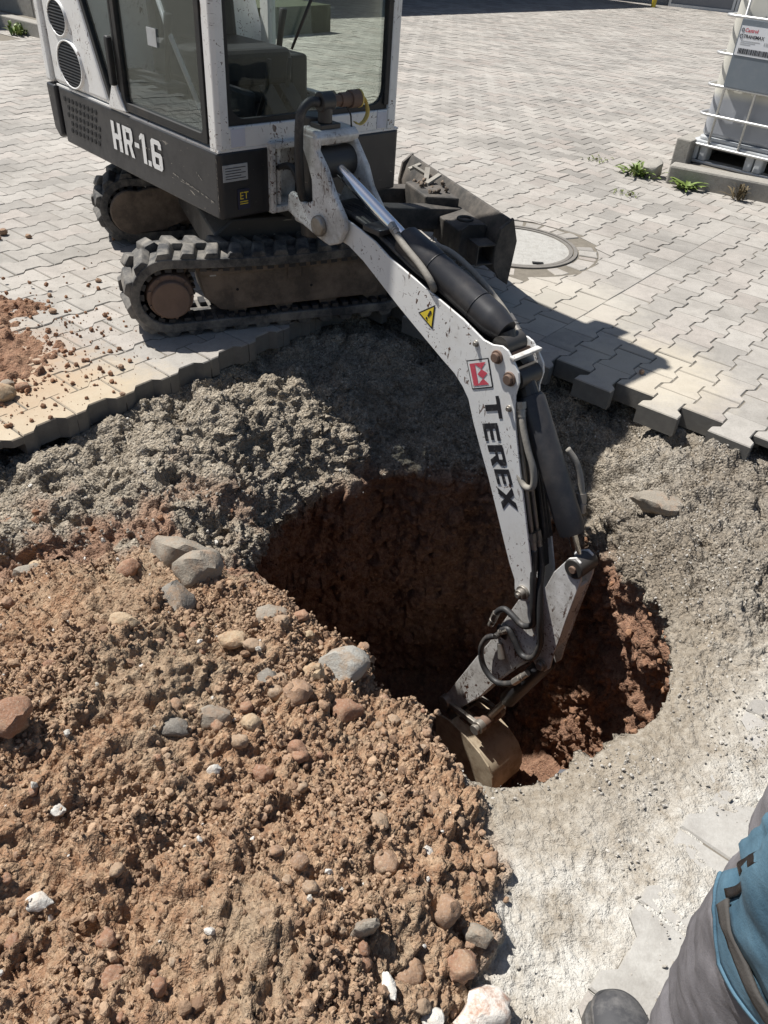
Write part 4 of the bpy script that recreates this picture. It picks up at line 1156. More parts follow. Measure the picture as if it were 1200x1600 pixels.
king.prism(bp, [(-.14, .80), (-.05, .80), (-.02, .765), (.04, .70), (.075, .635), (.145, .565), (.15, .52), (.115, .465), (.05, .44), (-.016, .448), (-.17, .485), (-.19, .565), (-.108, .552), (-.085, .60), (-.085, .69)], OFF1 - .024, OFF1)
king.prism(bp, [(-.14, .78), (-.14, .815), (-.045, .815), (-.02, .795), (-.035, .765)], OFF0 + .002, OFF1 - .002)
king.prism(bp, [(-.20, .46), (-.20, .50), (-.09, .50), (-.09, .455)], OFF0 + .024, OFF1 - .024)
kpo = king.build('king_post', M['white_worn'], EXC, bevel=0.008, segs=2)
MB().cyl(bp(-.17, .40, .066), bp(-.17, .84, .066), .052, 28).build('swing_pin', M['blackmetal'], kpo, auto=40, bevel=0.006)
MB().cyl(bp(0.0, .50, OFF0 - .022), bp(0.0, .50, OFF0 - .001), .036, 24, .040).build('foot_pin', M['steel'], kpo, auto=40, bevel=0.006)
MB().cyl(bp(0.0, .50, OFF0 + .024), bp(0.0, .50, OFF1 - .024), .072, 32).build('boom_foot', M['blackmetal'], kpo, auto=40)
MB().cyl(bp(-.06, .70, OFF0 + .024), bp(-.06, .70, OFF1 - .024), .055, 28).build('cylinder_eye', M['blackmetal'], kpo, auto=40)
# coupling on top of the king post with its hose and yellow tag
cpl = MB(); cpl.box(bp, -.11, -.045, .815, .832, .0, .09); cpl.cyl(bp(-.075, .832, .04), bp(-.075, .90, .04), .026, 16); cpl.cyl(bp(-.075, .90, .012), bp(-.075, .90, .068), .032, 20)
co_ = cpl.build('coupling_block', M['blackmetal'], kpo, auto=40, bevel=0.003)
m = MB(); m.cyl(bp(-.075, .90, .07), bp(-.075, .90, .105), .021, 6); m.cyl(bp(-.075, .90, .105), bp(-.075, .90, .15), .024, 18); m.cyl(bp(-.075, .90, .15), bp(-.075, .90, .192), .030, 22); m.build('quick_coupler', M['rust'], co_, auto=40, bevel=0.002)
m = MB(); m.cyl(bp(-.075, .90, .192), bp(-.075, .90, .198), .031, 22); m.build('coupler_cap', M['yellow'], co_, auto=40)
m = MB(); arc = [bp(-.075 + .0, .925 - .0 * t, .197) for t in (0,)]
loop = smooth_path([bp(-.070, .918, .199), bp(-.060, .895, .216), bp(-.055, .855, .226), bp(-.060, .825, .215), bp(-.068, .812, .195), bp(-.072, .822, .178)], 6)
v = []; f = []
for i, p in enumerate(loop):
    v += [p + WV * -.010, p + WV * .010]
f = [(2 * i, 2 * i + 1, 2 * i + 3, 2 * i + 2) for i in range(len(loop) - 1)]
o_ = mesh_obj('cap_strap', v, f, M['yellow'], co_, smooth=True); sm = o_.modifiers.new('t', 'SOLIDIFY'); sm.thickness = .003
hose('cable_tie', [bp(-.075, .885, .13), bp(-.06, .855, .145), bp(-.05, .83, .142), bp(-.05, .79, .147)], .003, M['gasket'], co_)
hose('hose', [bp(-.075, .90, .01), bp(-.08, .90, -.03), bp(-.085, .86, -.062), bp(-.09, .76, -.066), bp(-.10, .66, -.055), bp(-.12, .58, -.03), bp(-.13, .54, .0)], .0165, M['hose'], kpo, seg=14)

# ---------------------------------------------------------------- boom
BO0, BO1 = 0.0, 0.133
boom_out = [(.06, .555), (.178, .534), (.27, .513), (.345, .482), (.449, .456), (.587, .423), (.727, .389), (.826, .354), (.867, .353), (.906, .364), (.932, .358), (.964, .331), (.99, .303), (.999, .271), (.993, .22), (1.006, .159), (1.028, .087), (1.075, -.044), (1.126, -.18), (1.176, -.313), (1.219, -.43), (1.240, -.50), (1.225, -.545), (1.185, -.567), (1.155, -.53), (1.146, -.49), (1.108, -.434), (1.07, -.366), (1.022, -.277), (.945, -.137), (.886, -.04), (.841, .036), (.800, .118), (.767, .152), (.721, .184), (.654, .212), (.514, .275), (.417, .32), (.358, .35), (.27, .395), (.21, .425), (.126, .455), (.06, .462)]
bm_ = MB(); bm_.prism(bp, boom_out, BO0, BO0 + .008); bm_.prism(bp, boom_out, BO1 - .008, BO1)
boom = bm_.build('boom', M['white'], EXC, bevel=0.002)
# inner web along the belly and along the top, set in from the plate edges
def web(path, t, name, mat):
    m = MB()
    left = []; right = []
    for i, p in enumerate(path):
        a = np.array(path[max(i - 1, 0)]); b = np.array(path[min(i + 1, len(path) - 1)]); d = (b - a) / np.linalg.norm(b - a); n_ = np.array([-d[1], d[0]])
        left.append(tuple(np.array(p) + n_ * t / 2)); right.append(tuple(np.array(p) - n_ * t / 2))
    m.prism(bp, left + right[::-1], BO0 + .008, BO1 - .008); return m.build(name, mat, boom)
web([(.08, .475), (.27, .412), (.514, .29), (.721, .20), (.80, .14), (.86, .03), (.96, -.135), (1.08, -.36), (1.15, -.48)], .008, 'belly_plate', M['white'])
web([(.10, .535), (.345, .468), (.587, .405), (.80, .325), (.93, .25), (.975, .13), (1.06, -.06), (1.15, -.30), (1.195, -.44)], .008, 'top_plate', M['blackmetal'])
web([(.84, .30), (.93, .33)], .02, 'knee_stop', M['rust'])
m = MB(); m.box(bp, .945, .968, .334, .345, -.003, .138); m.build('brace_bar', M['white_worn'], boom, bevel=0.003)
pin(.896, .322, BO0, .016, .018, M['rust'], boom); pin(.961, .270, BO0, .017, .018, M['rust'], boom)
pin(.80, .331, BO0, .008, .012, M['steel'], boom, 'bolt'); pin(.98, .168, BO0, .008, .012, M['steel'], boom, 'bolt')
pin(1.196, -.513, BO0, .019, .030, M['steel'], boom, 'tip_pin'); pin(1.196, -.513, BO0, .010, .040, M['steel'], boom, 'tip_bolt', False)
for ss, zz in ((.896, .322), (.961, .270), (1.196, -.513)):
    MB().cyl(bp(ss, zz, BO1), bp(ss, zz, BO1 + .018), .024, 18).build('pin_end', M['rust'], boom, auto=40)
# TEREX lettering, running down the lower boom with the letter tops to the front
lt = [(('T'), (.897, .1755), (.9285, .1025)), ('E', (.9105, .076), (.938, .018)), ('R', (.948, .006), (.985, -.063)), ('E', (.994, -.071), (1.023, -.121)), ('X', (1.022, -.133), (1.066, -.207))]
dirv = np.array([.40, -.916]); dirv /= np.linalg.norm(dirv)         # reading direction along the boom
upv = np.array([.88, .475]); upv /= np.linalg.norm(upv)             # letter-up: towards the front edge
for ch, c0_, c1_ in lt:
    c0_ = np.array(c0_); c1_ = np.array(c1_); ctr = (c0_ + c1_) / 2; ln = np.linalg.norm(c1_ - c0_)
    wgl = max(a for pl_ in GL[ch] for a, b in pl_); hh = 0.072
    dv_ = (c1_ - c0_) / ln
    def fn(a, b): q = ctr + dv_ * (a / wgl - .5) * ln + upv * (b / 6 - .5) * hh; return bp(q[0], q[1], -.0016)
    glyph(ch, fn, M['ink'], boom, 'letter')
# square emblem
e0, e1, e2, e3 = [np.array(q) for q in ((.768, .255), (.861, .304), (.900, .211), (.812, .163))]
def eq(a, b): q = (e0 * (1 - a) + e1 * a) * (1 - b) + (e3 * (1 - a) + e2 * a) * b; return q
def epoly(pts, off, name, mat, par): return mesh_obj(name, [bp(*eq(a, b), off) for a, b in pts], [tuple(range(len(pts)))], mat, par)
em = epoly([(0, 0), (1, 0), (1, 1), (0, 1)], -.0012, 'emblem', M['ink'], boom)
epoly([(.045, .04), (.955, .04), (.955, .96), (.045, .96)], -.0022, 'emblem_ground', M['whiteprint'], em)
for pts_ in ([(.13, .12), (.36, .12), (.36, .88), (.13, .88)], [(.36, .12), (.86, .12), (.62, .34), (.36, .16)], [(.62, .34), (.86, .50), (.62, .66), (.40, .50)], [(.36, .84), (.62, .66), (.86, .88), (.36, .88)]):
    epoly(pts_, -.0032, 'emblem_mark', M['redprint'], em)
# warning triangle
t0, t1, t2 = [np.array(q) for q in ((.519, .337), (.597, .393), (.595, .302))]
cen = (t0 + t1 + t2) / 3
w_ = mesh_obj('warning_sign', [bp(*q, -.0012) for q in (t0, t1, t2)], [(0, 1, 2)], M['ink'], boom)
mesh_obj('sign_face', [bp(*(cen + (q - cen) * .80), -.0022) for q in (t0, t1, t2)], [(0, 1, 2)], M['signyellow'], w_)
ax = (t1 - (t0 + t2) / 2); ax /= np.linalg.norm(ax); bx = np.array([-ax[1], ax[0]])
base_ = (t0 + t2) / 2
def ex(a, b): q = base_ + ax * a * .078 + bx * b * .078; return bp(q[0], q[1], -.0032)
mesh_obj('exclamation_mark', [ex(.31, -.045), ex(.31, .045), ex(.62, .075), ex(.68, 0), ex(.62, -.075), ex(.13, -.055), ex(.24, -.055), ex(.24, .055), ex(.13, .055)], [(0, 1, 2, 3, 4), (5, 6, 7, 8)], M['ink'], w_)
# hoses lying on top of the boom and the steel pipes further down
for k in range(5):
    o = .028 + .018 * k
    hose('boom_hose', [bp(.02, .56, o), bp(.12, .556, o), bp(.25, .528, o + .004), bp(.45, .468, o), bp(.62, .428, o), bp(.80, .372, o)], .010, M['hose'] if k not in (1, 3) else M['rubber_dark'], boom)
m = MB(); m.box(bp, .20, .29, .535, .555, .0, .11); m.build('hose_clamp', M['blackmetal'], boom, bevel=0.003)
for k in range(2):
    o = .022 + .03 * k
    m = MB(); m.tube(smooth_path([bp(.985, .19, o), bp(1.03, .07, o), bp(1.09, -.09, o), bp(1.16, -.265, o)]), .0075, 10); m.build('steel_pipe', M['steel'], boom, smooth=True)
    fitting(bp(1.16, -.265, o), bp(1.185, -.325, o), .010, M['steel'], boom)
for k in range(3):
    o = .085 + .016 * k
    hose('boom_hose', [bp(.985, .18, o), bp(1.03, .06, o), bp(1.10, -.12, o + .003), bp(1.18, -.31, o)], .008, M['hose'], boom)
# boom cylinder
bc = [np.array(q) for q in ((-.06, .70), (.311, .549), (.895, .370))]
bcyl = MB()
p0 = bp(.355, .535, .066); p1 = bp(.865, .380, .066)
bcyl.tube([p0, p0.lerp(p1, .02), p0.lerp(p1, .30), p0.lerp(p1, .305), p0.lerp(p1, .86), p0.lerp(p1, .90), p1], [.046, .054, .056, .0545, .0545, .053, .040], 32)
boomcyl = bcyl.build('boom_cylinder', M['sleeve'], EXC, auto=35)
rod('piston_rod', bp(-.05, .696, .066), p0 + (p1 - p0) * .01, .0235, M['chrome'], boomcyl)
MB().cyl(bp(.885, .345, .02), bp(.885, .345, .115), .036, 24).build('cylinder_eye', M['blackmetal'], boomcyl, auto=40)
m = MB(); m.tube([p1, bp(.885, .355, .066)], [.030, .026], 16); m.build('eye_neck', M['blackmetal'], boomcyl)
hose('hose', [bp(.335, .575, .02), bp(.42, .54, .004), bp(.50, .505, .0), bp(.555, .475, -.004), bp(.575, .445, .004), bp(.55, .425, .03)], .0125, M['hose_grey'], boomcyl)
fitting(bp(.325, .585, .024), bp(.37, .565, .014), .011, M['steel'], boomcyl)
hose('hose', [bp(.40, .52, .14), bp(.50, .515, .155), bp(.62, .475, .16), bp(.75, .415, .155), bp(.83, .375, .14)], .011, M['hose_grey'], boomcyl)
fitting(bp(.80, .392, .147), bp(.86, .36, .137), .012, M['steel'], boomcyl)
for q in (.32, .74):
    MB().tube([p0.lerp(p1, q), p0.lerp(p1, q + .004)], .0572, 32).build('sleeve_seam', M['sleeve'], boomcyl)

# ---------------------------------------------------------------- arm cylinder
a0_, a1_ = bp(1.00, .205, .072), bp(1.285, -.205, .072)
m = MB(); m.tube([a0_, a0_.lerp(a1_, .03), a0_.lerp(a1_, .93), a1_], [.040, .048, .048, .045], 28); armcyl = m.build('arm_cylinder', M['sleeve'], EXC, auto=35)
rod('piston_rod', a1_ + (a0_ - a1_) * .02, bp(1.335, -.29, .072), .017, M['chrome'], armcyl)
MB().cyl(bp(1.352, -.302, .022), bp(1.352, -.302, .118), .038, 24).build('cylinder_eye', M['blackmetal'], armcyl, auto=40, bevel=0.004)
MB().cyl(bp(.965, .262, .02), bp(.965, .262, .12), .036, 24).build('cylinder_eye', M['blackmetal'], armcyl, auto=40)
m = MB(); m.tube([a0_, bp(.97, .255, .072)], [.034, .028], 14); m.build('eye_neck', M['blackmetal'], armcyl)
hose('hose', [bp(1.020, .175, .016), bp(1.045, .125, .006), bp(1.085, .06, .0), bp(1.125, -.005, .0), bp(1.135, -.065, .0), bp(1.10, -.085, .004), bp(1.06, -.055, .012), bp(1.035, -.01, .03)], .0115, M['hose_grey'], armcyl)
fitting(bp(1.008, .20, .02), bp(1.028, .155, .012), .0125, M['steel'], armcyl)
hose('hose', [bp(1.15, .045, .135), bp(1.19, .0, .15), bp(1.225, -.07, .155), bp(1.245, -.13, .15)], .0115, M['hose_grey'], armcyl)
fitting(bp(1.237, -.10, .152), bp(1.262, -.165, .142), .013, M['steel'], armcyl)

# ---------------------------------------------------------------- arm
AO0, AO1 = .028, .108
arm_out = [(1.322, -.275), (1.345, -.257), (1.368, -.265), (1.383, -.295), (1.388, -.342), (1.383, -.438), (1.377, -.535), (1.374, -.639), (1.368, -.713), (1.369, -.81), (1.352, -.842), (1.316, -.853), (1.296, -.835), (1.285, -.825), (1.237, -.901), (1.154, -1.083), (1.09, -1.248), (.994, -1.433), (.955, -1.500), (.92, -1.517), (.886, -1.505), (.880, -1.478), (.92, -1.373), (1.033, -1.033), (1.078, -.906), (1.13, -.72), (1.165, -.60), (1.19, -.545), (1.235, -.52), (1.262, -.46), (1.280, -.37)]
m = MB(); m.prism(bp, arm_out, AO0, AO0 + .010); m.prism(bp, arm_out, AO1 - .010, AO1)
arm = m.build('dipper_arm', M['white_worn'], EXC, bevel=0.002)
def webo(path, t, name, mat, par, o0, o1):
    m = MB(); left = []; right = []
    for i, p in enumerate(path):
        a = np.array(path[max(i - 1, 0)]); b = np.array(path[min(i + 1, len(path) - 1)]); d = (b - a) / np.linalg.norm(b - a); n_ = np.array([-d[1], d[0]])
        left.append(tuple(np.array(p) + n_ * t / 2)); right.append(tuple(np.array(p) - n_ * t / 2))
    m.prism(bp, left + right[::-1], o0, o1); return m.build(name, mat, par)
webo([(1.376, -.38), (1.366, -.535), (1.362, -.70)], .010, 'back_plate', M['white'], arm, AO0 + .010, AO1 - .010)
webo([(1.16, -.63), (1.085, -.90), (1.035, -1.05), (.93, -1.37), (.895, -1.47)], .010, 'front_plate', M['white'], arm, AO0 + .010, AO1 - .010)
webo([(1.28, -.84), (1.235, -.915), (1.15, -1.095), (1.085, -1.26), (.99, -1.43)], .010, 'rear_plate', M['white'], arm, AO0 + .010, AO1 - .010)
pin(1.352, -.302, AO0, .014, .014, M['rust'], arm); pin(1.335, -.815, AO0, .017, .022, M['steel'], arm); pin(.918, -1.483, AO0, .022, .03, M['steel'], arm)
m = MB(); m.cyl(bp(1.13, -.80, AO0), bp(1.13, -.80, AO0 - .05), .012, 12); m.box(bp, 1.105, 1.155, -.825, -.775, AO0 - .012, AO0 - .002); m.build('bulkhead_block', M['blackmetal'], arm, bevel=.002)
m = MB(); m.cyl(bp(1.135, -.86, AO0 - .012), bp(1.165, -.915, AO0 - .02), .011, 14, .016); m.build('plug', M['steel'], arm, auto=40)
o = AO0 - .022
hose('hose', [bp(1.185, -.325, .022), bp(1.20, -.38, .016), bp(1.225, -.46, .004), bp(1.255, -.555, -.004), bp(1.265, -.63, o), bp(1.225, -.675, o), bp(1.165, -.665, o), bp(1.125, -.665, o), bp(1.095, -.71, o), bp(1.085, -.775, o)], .0125, M['hose'], arm)
hose('hose', [bp(1.185, -.325, .052), bp(1.215, -.39, .045), bp(1.25, -.48, .018), bp(1.295, -.60, .0), bp(1.315, -.70, o), bp(1.30, -.79, o), bp(1.25, -.82, o), bp(1.20, -.775, o), bp(1.165, -.745, o), bp(1.135, -.775, o)], .0125, M['hose'], arm)
hose('hose', [bp(1.11, -.83, o), bp(1.075, -.875, o - .004), bp(1.065, -.955, o - .008), bp(1.10, -1.03, o - .008), bp(1.17, -1.055, o - .006), bp(1.24, -1.00, o), bp(1.28, -.92, o + .01)], .0125, M['hose'], arm)
fitting(bp(1.095, -.71, o), bp(1.08, -.79, o), .0115, M['steel'], arm); fitting(bp(1.165, -.745, o), bp(1.13, -.79, o), .0115, M['steel'], arm); fitting(bp(1.245, -.99, o), bp(1.29, -.90, o + .012), .0115, M['steel'], arm)
# bucket cylinder and links
b0_, b1_ = bp(1.335, -.815, .068), bp(1.20, -1.20, .068)
m = MB(); m.tube([b0_, b0_.lerp(b1_, .06), b0_.lerp(b1_, .97), b1_], [.026, .036, .036, .030], 24); bkc = m.build('bucket_cylinder', M['sleeve'], EXC, auto=35)
rod('piston_rod', b1_, bp(1.135, -1.38, .068), .016, M['steel'], bkc)
m = MB()
def link_bar(m, a, b, o0, o1, r0, r1, wd):
    a = np.array(a); b = np.array(b); d = (b - a) / np.linalg.norm(b - a); n_ = np.array([-d[1], d[0]])
    m.prism(bp, [tuple(a + n_ * wd), tuple(b + n_ * wd), tuple(b - n_ * wd), tuple(a - n_ * wd)], o0, o1)
    m.cyl(bp(a[0], a[1], o0 - .006), bp(a[0], a[1], o1 + .006), r0, 20); m.cyl(bp(b[0], b[1], o0 - .006), bp(b[0], b[1], o1 + .006), r1, 20)
link_bar(m, (.925, -1.425), (1.135, -1.395), -.006, .014, .030, .030, .014); m.build('bucket_link', M['steel'], EXC, auto=40, bevel=0.003)
m = MB(); link_bar(m, (.925, -1.425), (1.135, -1.395), .122, .142, .030, .030, .014); m.build('bucket_link', M['steel'], EXC, auto=40, bevel=0.003)
m = MB(); m.cyl(bp(1.135, -1.395, -.03), bp(1.135, -1.395, .165), .017, 18); m.cyl(bp(1.135, -1.395, -.034), bp(1.135, -1.395, -.02), .024, 18); m.build('link_pin', M['steel'], EXC, auto=40)
m = MB(); link_bar(m, (1.135, -1.395), (1.03, -1.49), .02, .05, .03, .028, .02); link_bar(m, (1.135, -1.395), (1.03, -1.49), .085, .115, .03, .028, .02); m.build('push_link', M['rust'], EXC, auto=40, bevel=.003)

# ---------------------------------------------------------------- bucket
KO0, KO1 = -.035, .175
side = [(.905, -1.50), (.925, -1.60), (.938, -1.685), (1.03, -1.70), (1.11, -1.752), (1.18, -1.785), (1.235, -1.788), (1.272, -1.765), (1.292, -1.72), (1.297, -1.65), (1.283, -1.585), (1.25, -1.54), (1.19, -1.505), (1.10, -1.48), (1.0, -1.47)]
m = MB(); m.prism(bp, side, KO0, KO0 + .010); m.prism(bp, side, KO1 - .010, KO1)
bucket = m.build('bucket', M['bucket'], EXC, bevel=.002)
shell = side[2:] ; inner = []
ctr = np.array((1.10, -1.61))
inner = [tuple(ctr + (np.array(q) - ctr) * (1 - .012 / max(.05, np.linalg.norm(np.array(q) - ctr)))) for q in shell]
v = []; f = []; n = len(shell)
for lp in (shell, inner):
    for oo in (KO0 + .010, KO1 - .010): v += [bp(a, b, oo) for a, b in lp]
# outer strip, inner strip, edges
f += [(i, i + 1, n + i + 1, n + i) for i in range(n - 1)] + [(2 * n + i, 2 * n + i + 1, 3 * n + i + 1, 3 * n + i) for i in range(n - 1)] + [(0, n, 3 * n, 2 * n), (n - 1, 2 * n - 1, 4 * n - 1, 3 * n - 1)]
mesh_obj('shell', v, f, M['bucket'], bucket, auto=40)
for oo in (KO0 + .055, KO0 + .125):
    m = MB(); m.prism(bp, [(.895, -1.49), (.905, -1.455), (.94, -1.45), (1.0, -1.475), (1.06, -1.46), (1.075, -1.505), (1.0, -1.54), (.93, -1.53)], oo, oo + .014); m.build('ear', M['bucket'], bucket, bevel=.003)
m = MB(); m.prism(bp, [(.92, -1.62), (.905, -1.715), (.945, -1.735), (1.0, -1.70), (.96, -1.66)], KO0 - .012, KO0 - .001); m.build('side_cutter', M['steel'], bucket, bevel=.003)
m = MB(); m.prism(bp, [(.92, -1.62), (.905, -1.715), (.945, -1.735), (1.0, -1.70), (.96, -1.66)], KO1 + .001, KO1 + .012); m.build('side_cutter', M['steel'], bucket, bevel=.003)
for k in range(3):
    oo = KO0 + .012 + k * .078
    m = MB(); m.prism(bp, [(.95, -1.677), (.88, -1.70), (.862, -1.712), (.88, -1.715), (.955, -1.702)], oo, oo + .032); m.build('tooth', M['steel'], bucket, bevel=.003)

# ================================================================== STONES on and beside the heap
gidx = np.where(rg == 2)[0]; gxy = Q[gidx][:, :2]; gz = Q[gidx][:, 2]
def ground_z(x, y):
    k = np.argmin((gxy[:, 0] - x) ** 2 + (gxy[:, 1] - y) ** 2); return float(gz[k])
M['st_grey'] = mat_stone('grey_stone', (0.215, 0.185, 0.145), (0.31, 0.275, 0.225), (0.29, 0.20, 0.135), 0.8)
M['st_pale'] = mat_stone('pale_grey_stone', (0.27, 0.26, 0.23), (0.38, 0.365, 0.33), (0.30, 0.22, 0.15), 0.8)
M['st_dark'] = mat_stone('dark_grey_stone', (0.145, 0.13, 0.11), (0.23, 0.21, 0.18), (0.28, 0.19, 0.12), 0.8)
M['st_tan'] = mat_stone('tan_stone', (0.36, 0.26, 0.16), (0.46, 0.355, 0.235), (0.30, 0.18, 0.10), 0.8)
M['st_brown'] = mat_stone('brown_stone', (0.22, 0.135, 0.085), (0.33, 0.215, 0.14), (0.36, 0.225, 0.135), 0.8)
M['st_red'] = mat_stone('red_clay_lump', (0.21, 0.108, 0.064), (0.31, 0.172, 0.105), (0.36, 0.245, 0.16), 0.8)
M['st_white'] = mat_stone('white_stone', (0.52, 0.50, 0.45), (0.66, 0.64, 0.59), (0.40, 0.28, 0.19), 0.45)
M['st_chalk'] = mat_stone('chalky_red_lump', (0.66, 0.60, 0.53), (0.74, 0.70, 0.64), (0.36, 0.19, 0.12), 0.85)
def stone(name, x, y, w, d_, h_, mat, seed, label, cat='stone', ang=0.6, rz=0.0, tilt=0.0, sink=0.33, group=None, z=None):
    v_, f_ = rough_rock(3, seed, ang, 0.30, .07)
    me = bpy.data.meshes.new(name)
    ext = v_.max(axis=0) - v_.min(axis=0)
    v_ = (v_ - (v_.max(axis=0) + v_.min(axis=0)) / 2) / ext * np.array([w, d_, h_])
    me.from_pydata(v_.tolist(), [], f_.tolist()); me.materials.append(mat)
    me.polygons.foreach_set('use_smooth', [True] * len(me.polygons)); me.set_sharp_from_angle(angle=math.radians(38))
    o = bpy.data.objects.new(name, me); link(o)
    zz = ground_z(x, y) if z is None else z
    o.location = (x, y, zz + h_ * (0.5 - sink)); o.rotation_euler = (tilt, tilt * 0.5, rz)
    return tag(o, label, cat, group)
ST = [
 (-.560, 1.62, .20, .15, .17, 'st_grey', 1, 'largest angular grey stone at the top edge of the spoil heap', .9, .2, .3),
 (-.470, 1.47, .135, .115, .125, 'st_grey', 2, 'blocky earth-smeared stone just below the largest grey stone on the heap', .7, .5, .2),
 (-.510, 1.34, .125, .10, .085, 'st_dark', 3, 'slanting dark grey stone left of the blocky stones on the heap', .9, -.5, .4),
 (-.961, 1.57, .066, .06, .052, 'st_tan', 4, 'round orange stone on the grey ground at the left edge', .1, 0, 0),
 (-.934, 1.48, .084, .06, .04, 'st_grey', 5, 'flat grey stone right below the round orange stone at left', .6, .3, .1),
 (-.261, 1.34, .085, .06, .045, 'st_grey', 6, 'flat rounded grey stone near the pit rim between tan clods', .3, .4, .1),
 (-.065, 1.22, .145, .10, .10, 'st_pale', 7, 'pale grey angular slab jutting out over the rim of the pit', 1.0, .6, .35),
 (-.135, 1.16, .06, .06, .09, 'st_tan', 8, 'upright tan stone leaning against the pale slab at the rim', .6, .2, .5),
 (-.157, 1.075, .066, .062, .06, 'st_brown', 9, 'smooth rounded brown stone left of the pale slab', .1, 0, 0),
 (-.050, 1.09, .078, .065, .055, 'st_red', 10, 'reddish clay lump in front of the pale slab at the rim', .3, .4, 0),
 (-.242, .975, .046, .042, .038, 'st_tan', 11, 'small round tan stone in the middle of the spoil heap', .1, 0, 0),
 (-.321, .985, .076, .055, .05, 'st_grey', 12, 'brownish grey stone half buried left of the small round tan one', .7, .3, .2),
 (-.391, .925, .075, .04, .030, 'st_dark', 13, 'thin dark stone flake lying flat mid heap', .8, .1, .2),
 (-.554, 1.17, .072, .045, .032, 'st_tan', 14, 'flat yellowish stone on the upper left of the heap', .2, -.1, .1),
 (-.670, 1.50, .07, .06, .06, 'st_red', 15, 'red clay lump below the grey bank at upper left', .2, .3, 0),
 (-.660, .850, .085, .08, .07, 'st_red', 16, 'big red clay lump at the left edge of the picture', .4, .5, .2),
 (.225, .500, .105, .085, .075, 'st_chalk', 17, 'large chalky white and red lump at the bottom of the heap', .7, .3, .1),
 (.140, .475, .040, .035, .025, 'st_white', 18, 'small white stone beside the large chalky lump', .5, 0, 0),
 (.067, .501, .022, .045, .020, 'st_white', 19, 'long narrow white stone chip near the bottom edge', .8, .5, .2),
 (-.509, .570, .045, .032, .022, 'st_white', 20, 'flat whitish stone at the lower left of the heap', .6, .2, .2),
 (.022, .575, .050, .03, .072, 'st_grey', 21, 'upright grey slab stuck in the lower right of the heap', 1.0, .3, .3),
 (.948, 2.188, .19, .11, .07, 'st_grey', 22, 'brown-grey slab lying on the gravel right of the boom', .8, -.2, .05),
 (.165, .635, .052, .055, .06, 'st_brown', 23, 'brown cobble standing at the right foot of the heap', .3, .2, .2),
 (.222, .612, .055, .04, .030, 'st_grey', 24, 'flat grey-tan stone right of the brown cobble at the heap foot', .4, 0, 0),
 (.131, .748, .022, .02, .017, 'st_white', 25, 'single white pebble on the right side of the heap', .5, 0, 0),
 (-.165, 1.325, .030, .03, .03, 'st_tan', 26, 'small yellow pebble sitting right on the pit rim', .3, 0, 0),
 (-.288, .846, .030, .025, .026, 'st_white', 27, 'white stone chip mid heap below the dark flake', .9, .4, .3),
 (-.230, 1.115, .055, .045, .04, 'st_dark', 28, 'dark grey angular stone left of the smooth brown one', .9, .7, .3),
 (-.329, 1.21, .068, .05, .036, 'st_tan', 29, 'flat sandy-coloured stone above the dark angular stone', .3, .1, .1),
 (.054, .705, .048, .05, .036, 'st_brown', 30, 'rounded brown clod on the right half of the heap', .2, .2, 0),
 (.189, .560, .056, .055, .045, 'st_red', 31, 'reddish lump below the flat grey-tan stone at the heap foot', .3, .1, 0),
 (.102, .538, .055, .045, .034, 'st_brown', 32, 'dull brown stone left of the reddish lump near the bottom', .5, .5, .2),
 (-.530, .717, .026, .024, .02, 'st_white', 33, 'small pale stone at the left side of the heap', .7, 0, 0),
]
for x, y, w, d_, h_, mt, sd, lb, an, rz, tl in ST:
    stone('clay_lump' if mt in ('st_red', 'st_chalk') else ('pebble' if w < .035 else 'stone'), x, y, w, d_, h_, M[mt], 500 + sd * 7, lb, 'clay lump' if mt in ('st_red',) else 'stone', an, rz, tl)
r_ = np.random.default_rng(77)
def clod_mesh(i, mat):
    v_, f_ = rough_rock(3, 2000 + i * 3, .15, .3, .22)
    me = bpy.data.meshes.new('clod'); ext = v_.max(axis=0) - v_.min(axis=0)
    me.from_pydata(((v_ - (v_.max(axis=0) + v_.min(axis=0)) / 2) / ext).tolist(), [], f_.tolist()); me.materials.append(mat)
    me.polygons.foreach_set('use_smooth', [True] * len(me.polygons)); return me
CK = [('reddish', 'st_red'), ('dark brown', 'st_brown'), ('light tan', 'st_clodtan')]
M['st_clodtan'] = mat_stone('tan_clod', (0.25, 0.165, 0.105), (0.36, 0.26, 0.175), (0.40, 0.31, 0.215), 0.5)
CLM = {(j, i): clod_mesh(i, M[CK[j][1]]) for j in range(3) for i in range(5)}
k = 0
for _ in range(6000):     # medium clods that can still be told apart
    if k >= 130: break
    i = r_.integers(len(gidx)); p = Q[gidx[i]]
    if pile_m[gidx[i]] < .8 or r_.random() > 0.35 + 0.9 * (p[0] > -0.4): continue
    pr = project(p)
    if pr is None or not (-10 < pr[0] < 1210 and 820 < pr[1] < 1610): continue
    w = 0.016 + 0.030 * r_.random() ** 2.5; j = int(r_.integers(3))
    o = bpy.data.objects.new('clod', CLM[(j, int(r_.integers(5)))]); link(o)
    o.scale = (w, w * r_.uniform(.75, 1), w * r_.uniform(.6, .9)); o.location = (p[0], p[1], p[2] + w * .12); o.rotation_euler = (r_.uniform(-.5, .5), r_.uniform(-.5, .5), r_.uniform(0, 6.3))
    where = ('upper' if pr[1] < 1100 else 'middle' if pr[1] < 1350 else 'lower') + ' ' + ('left' if pr[0] < 300 else 'right') + ' of the spoil heap'
    tag(o, 'small crumbly %s soil clod on the %s' % (CK[j][0], where), 'clod', '%s clods, %s' % (CK[j][0], where))
    k += 1
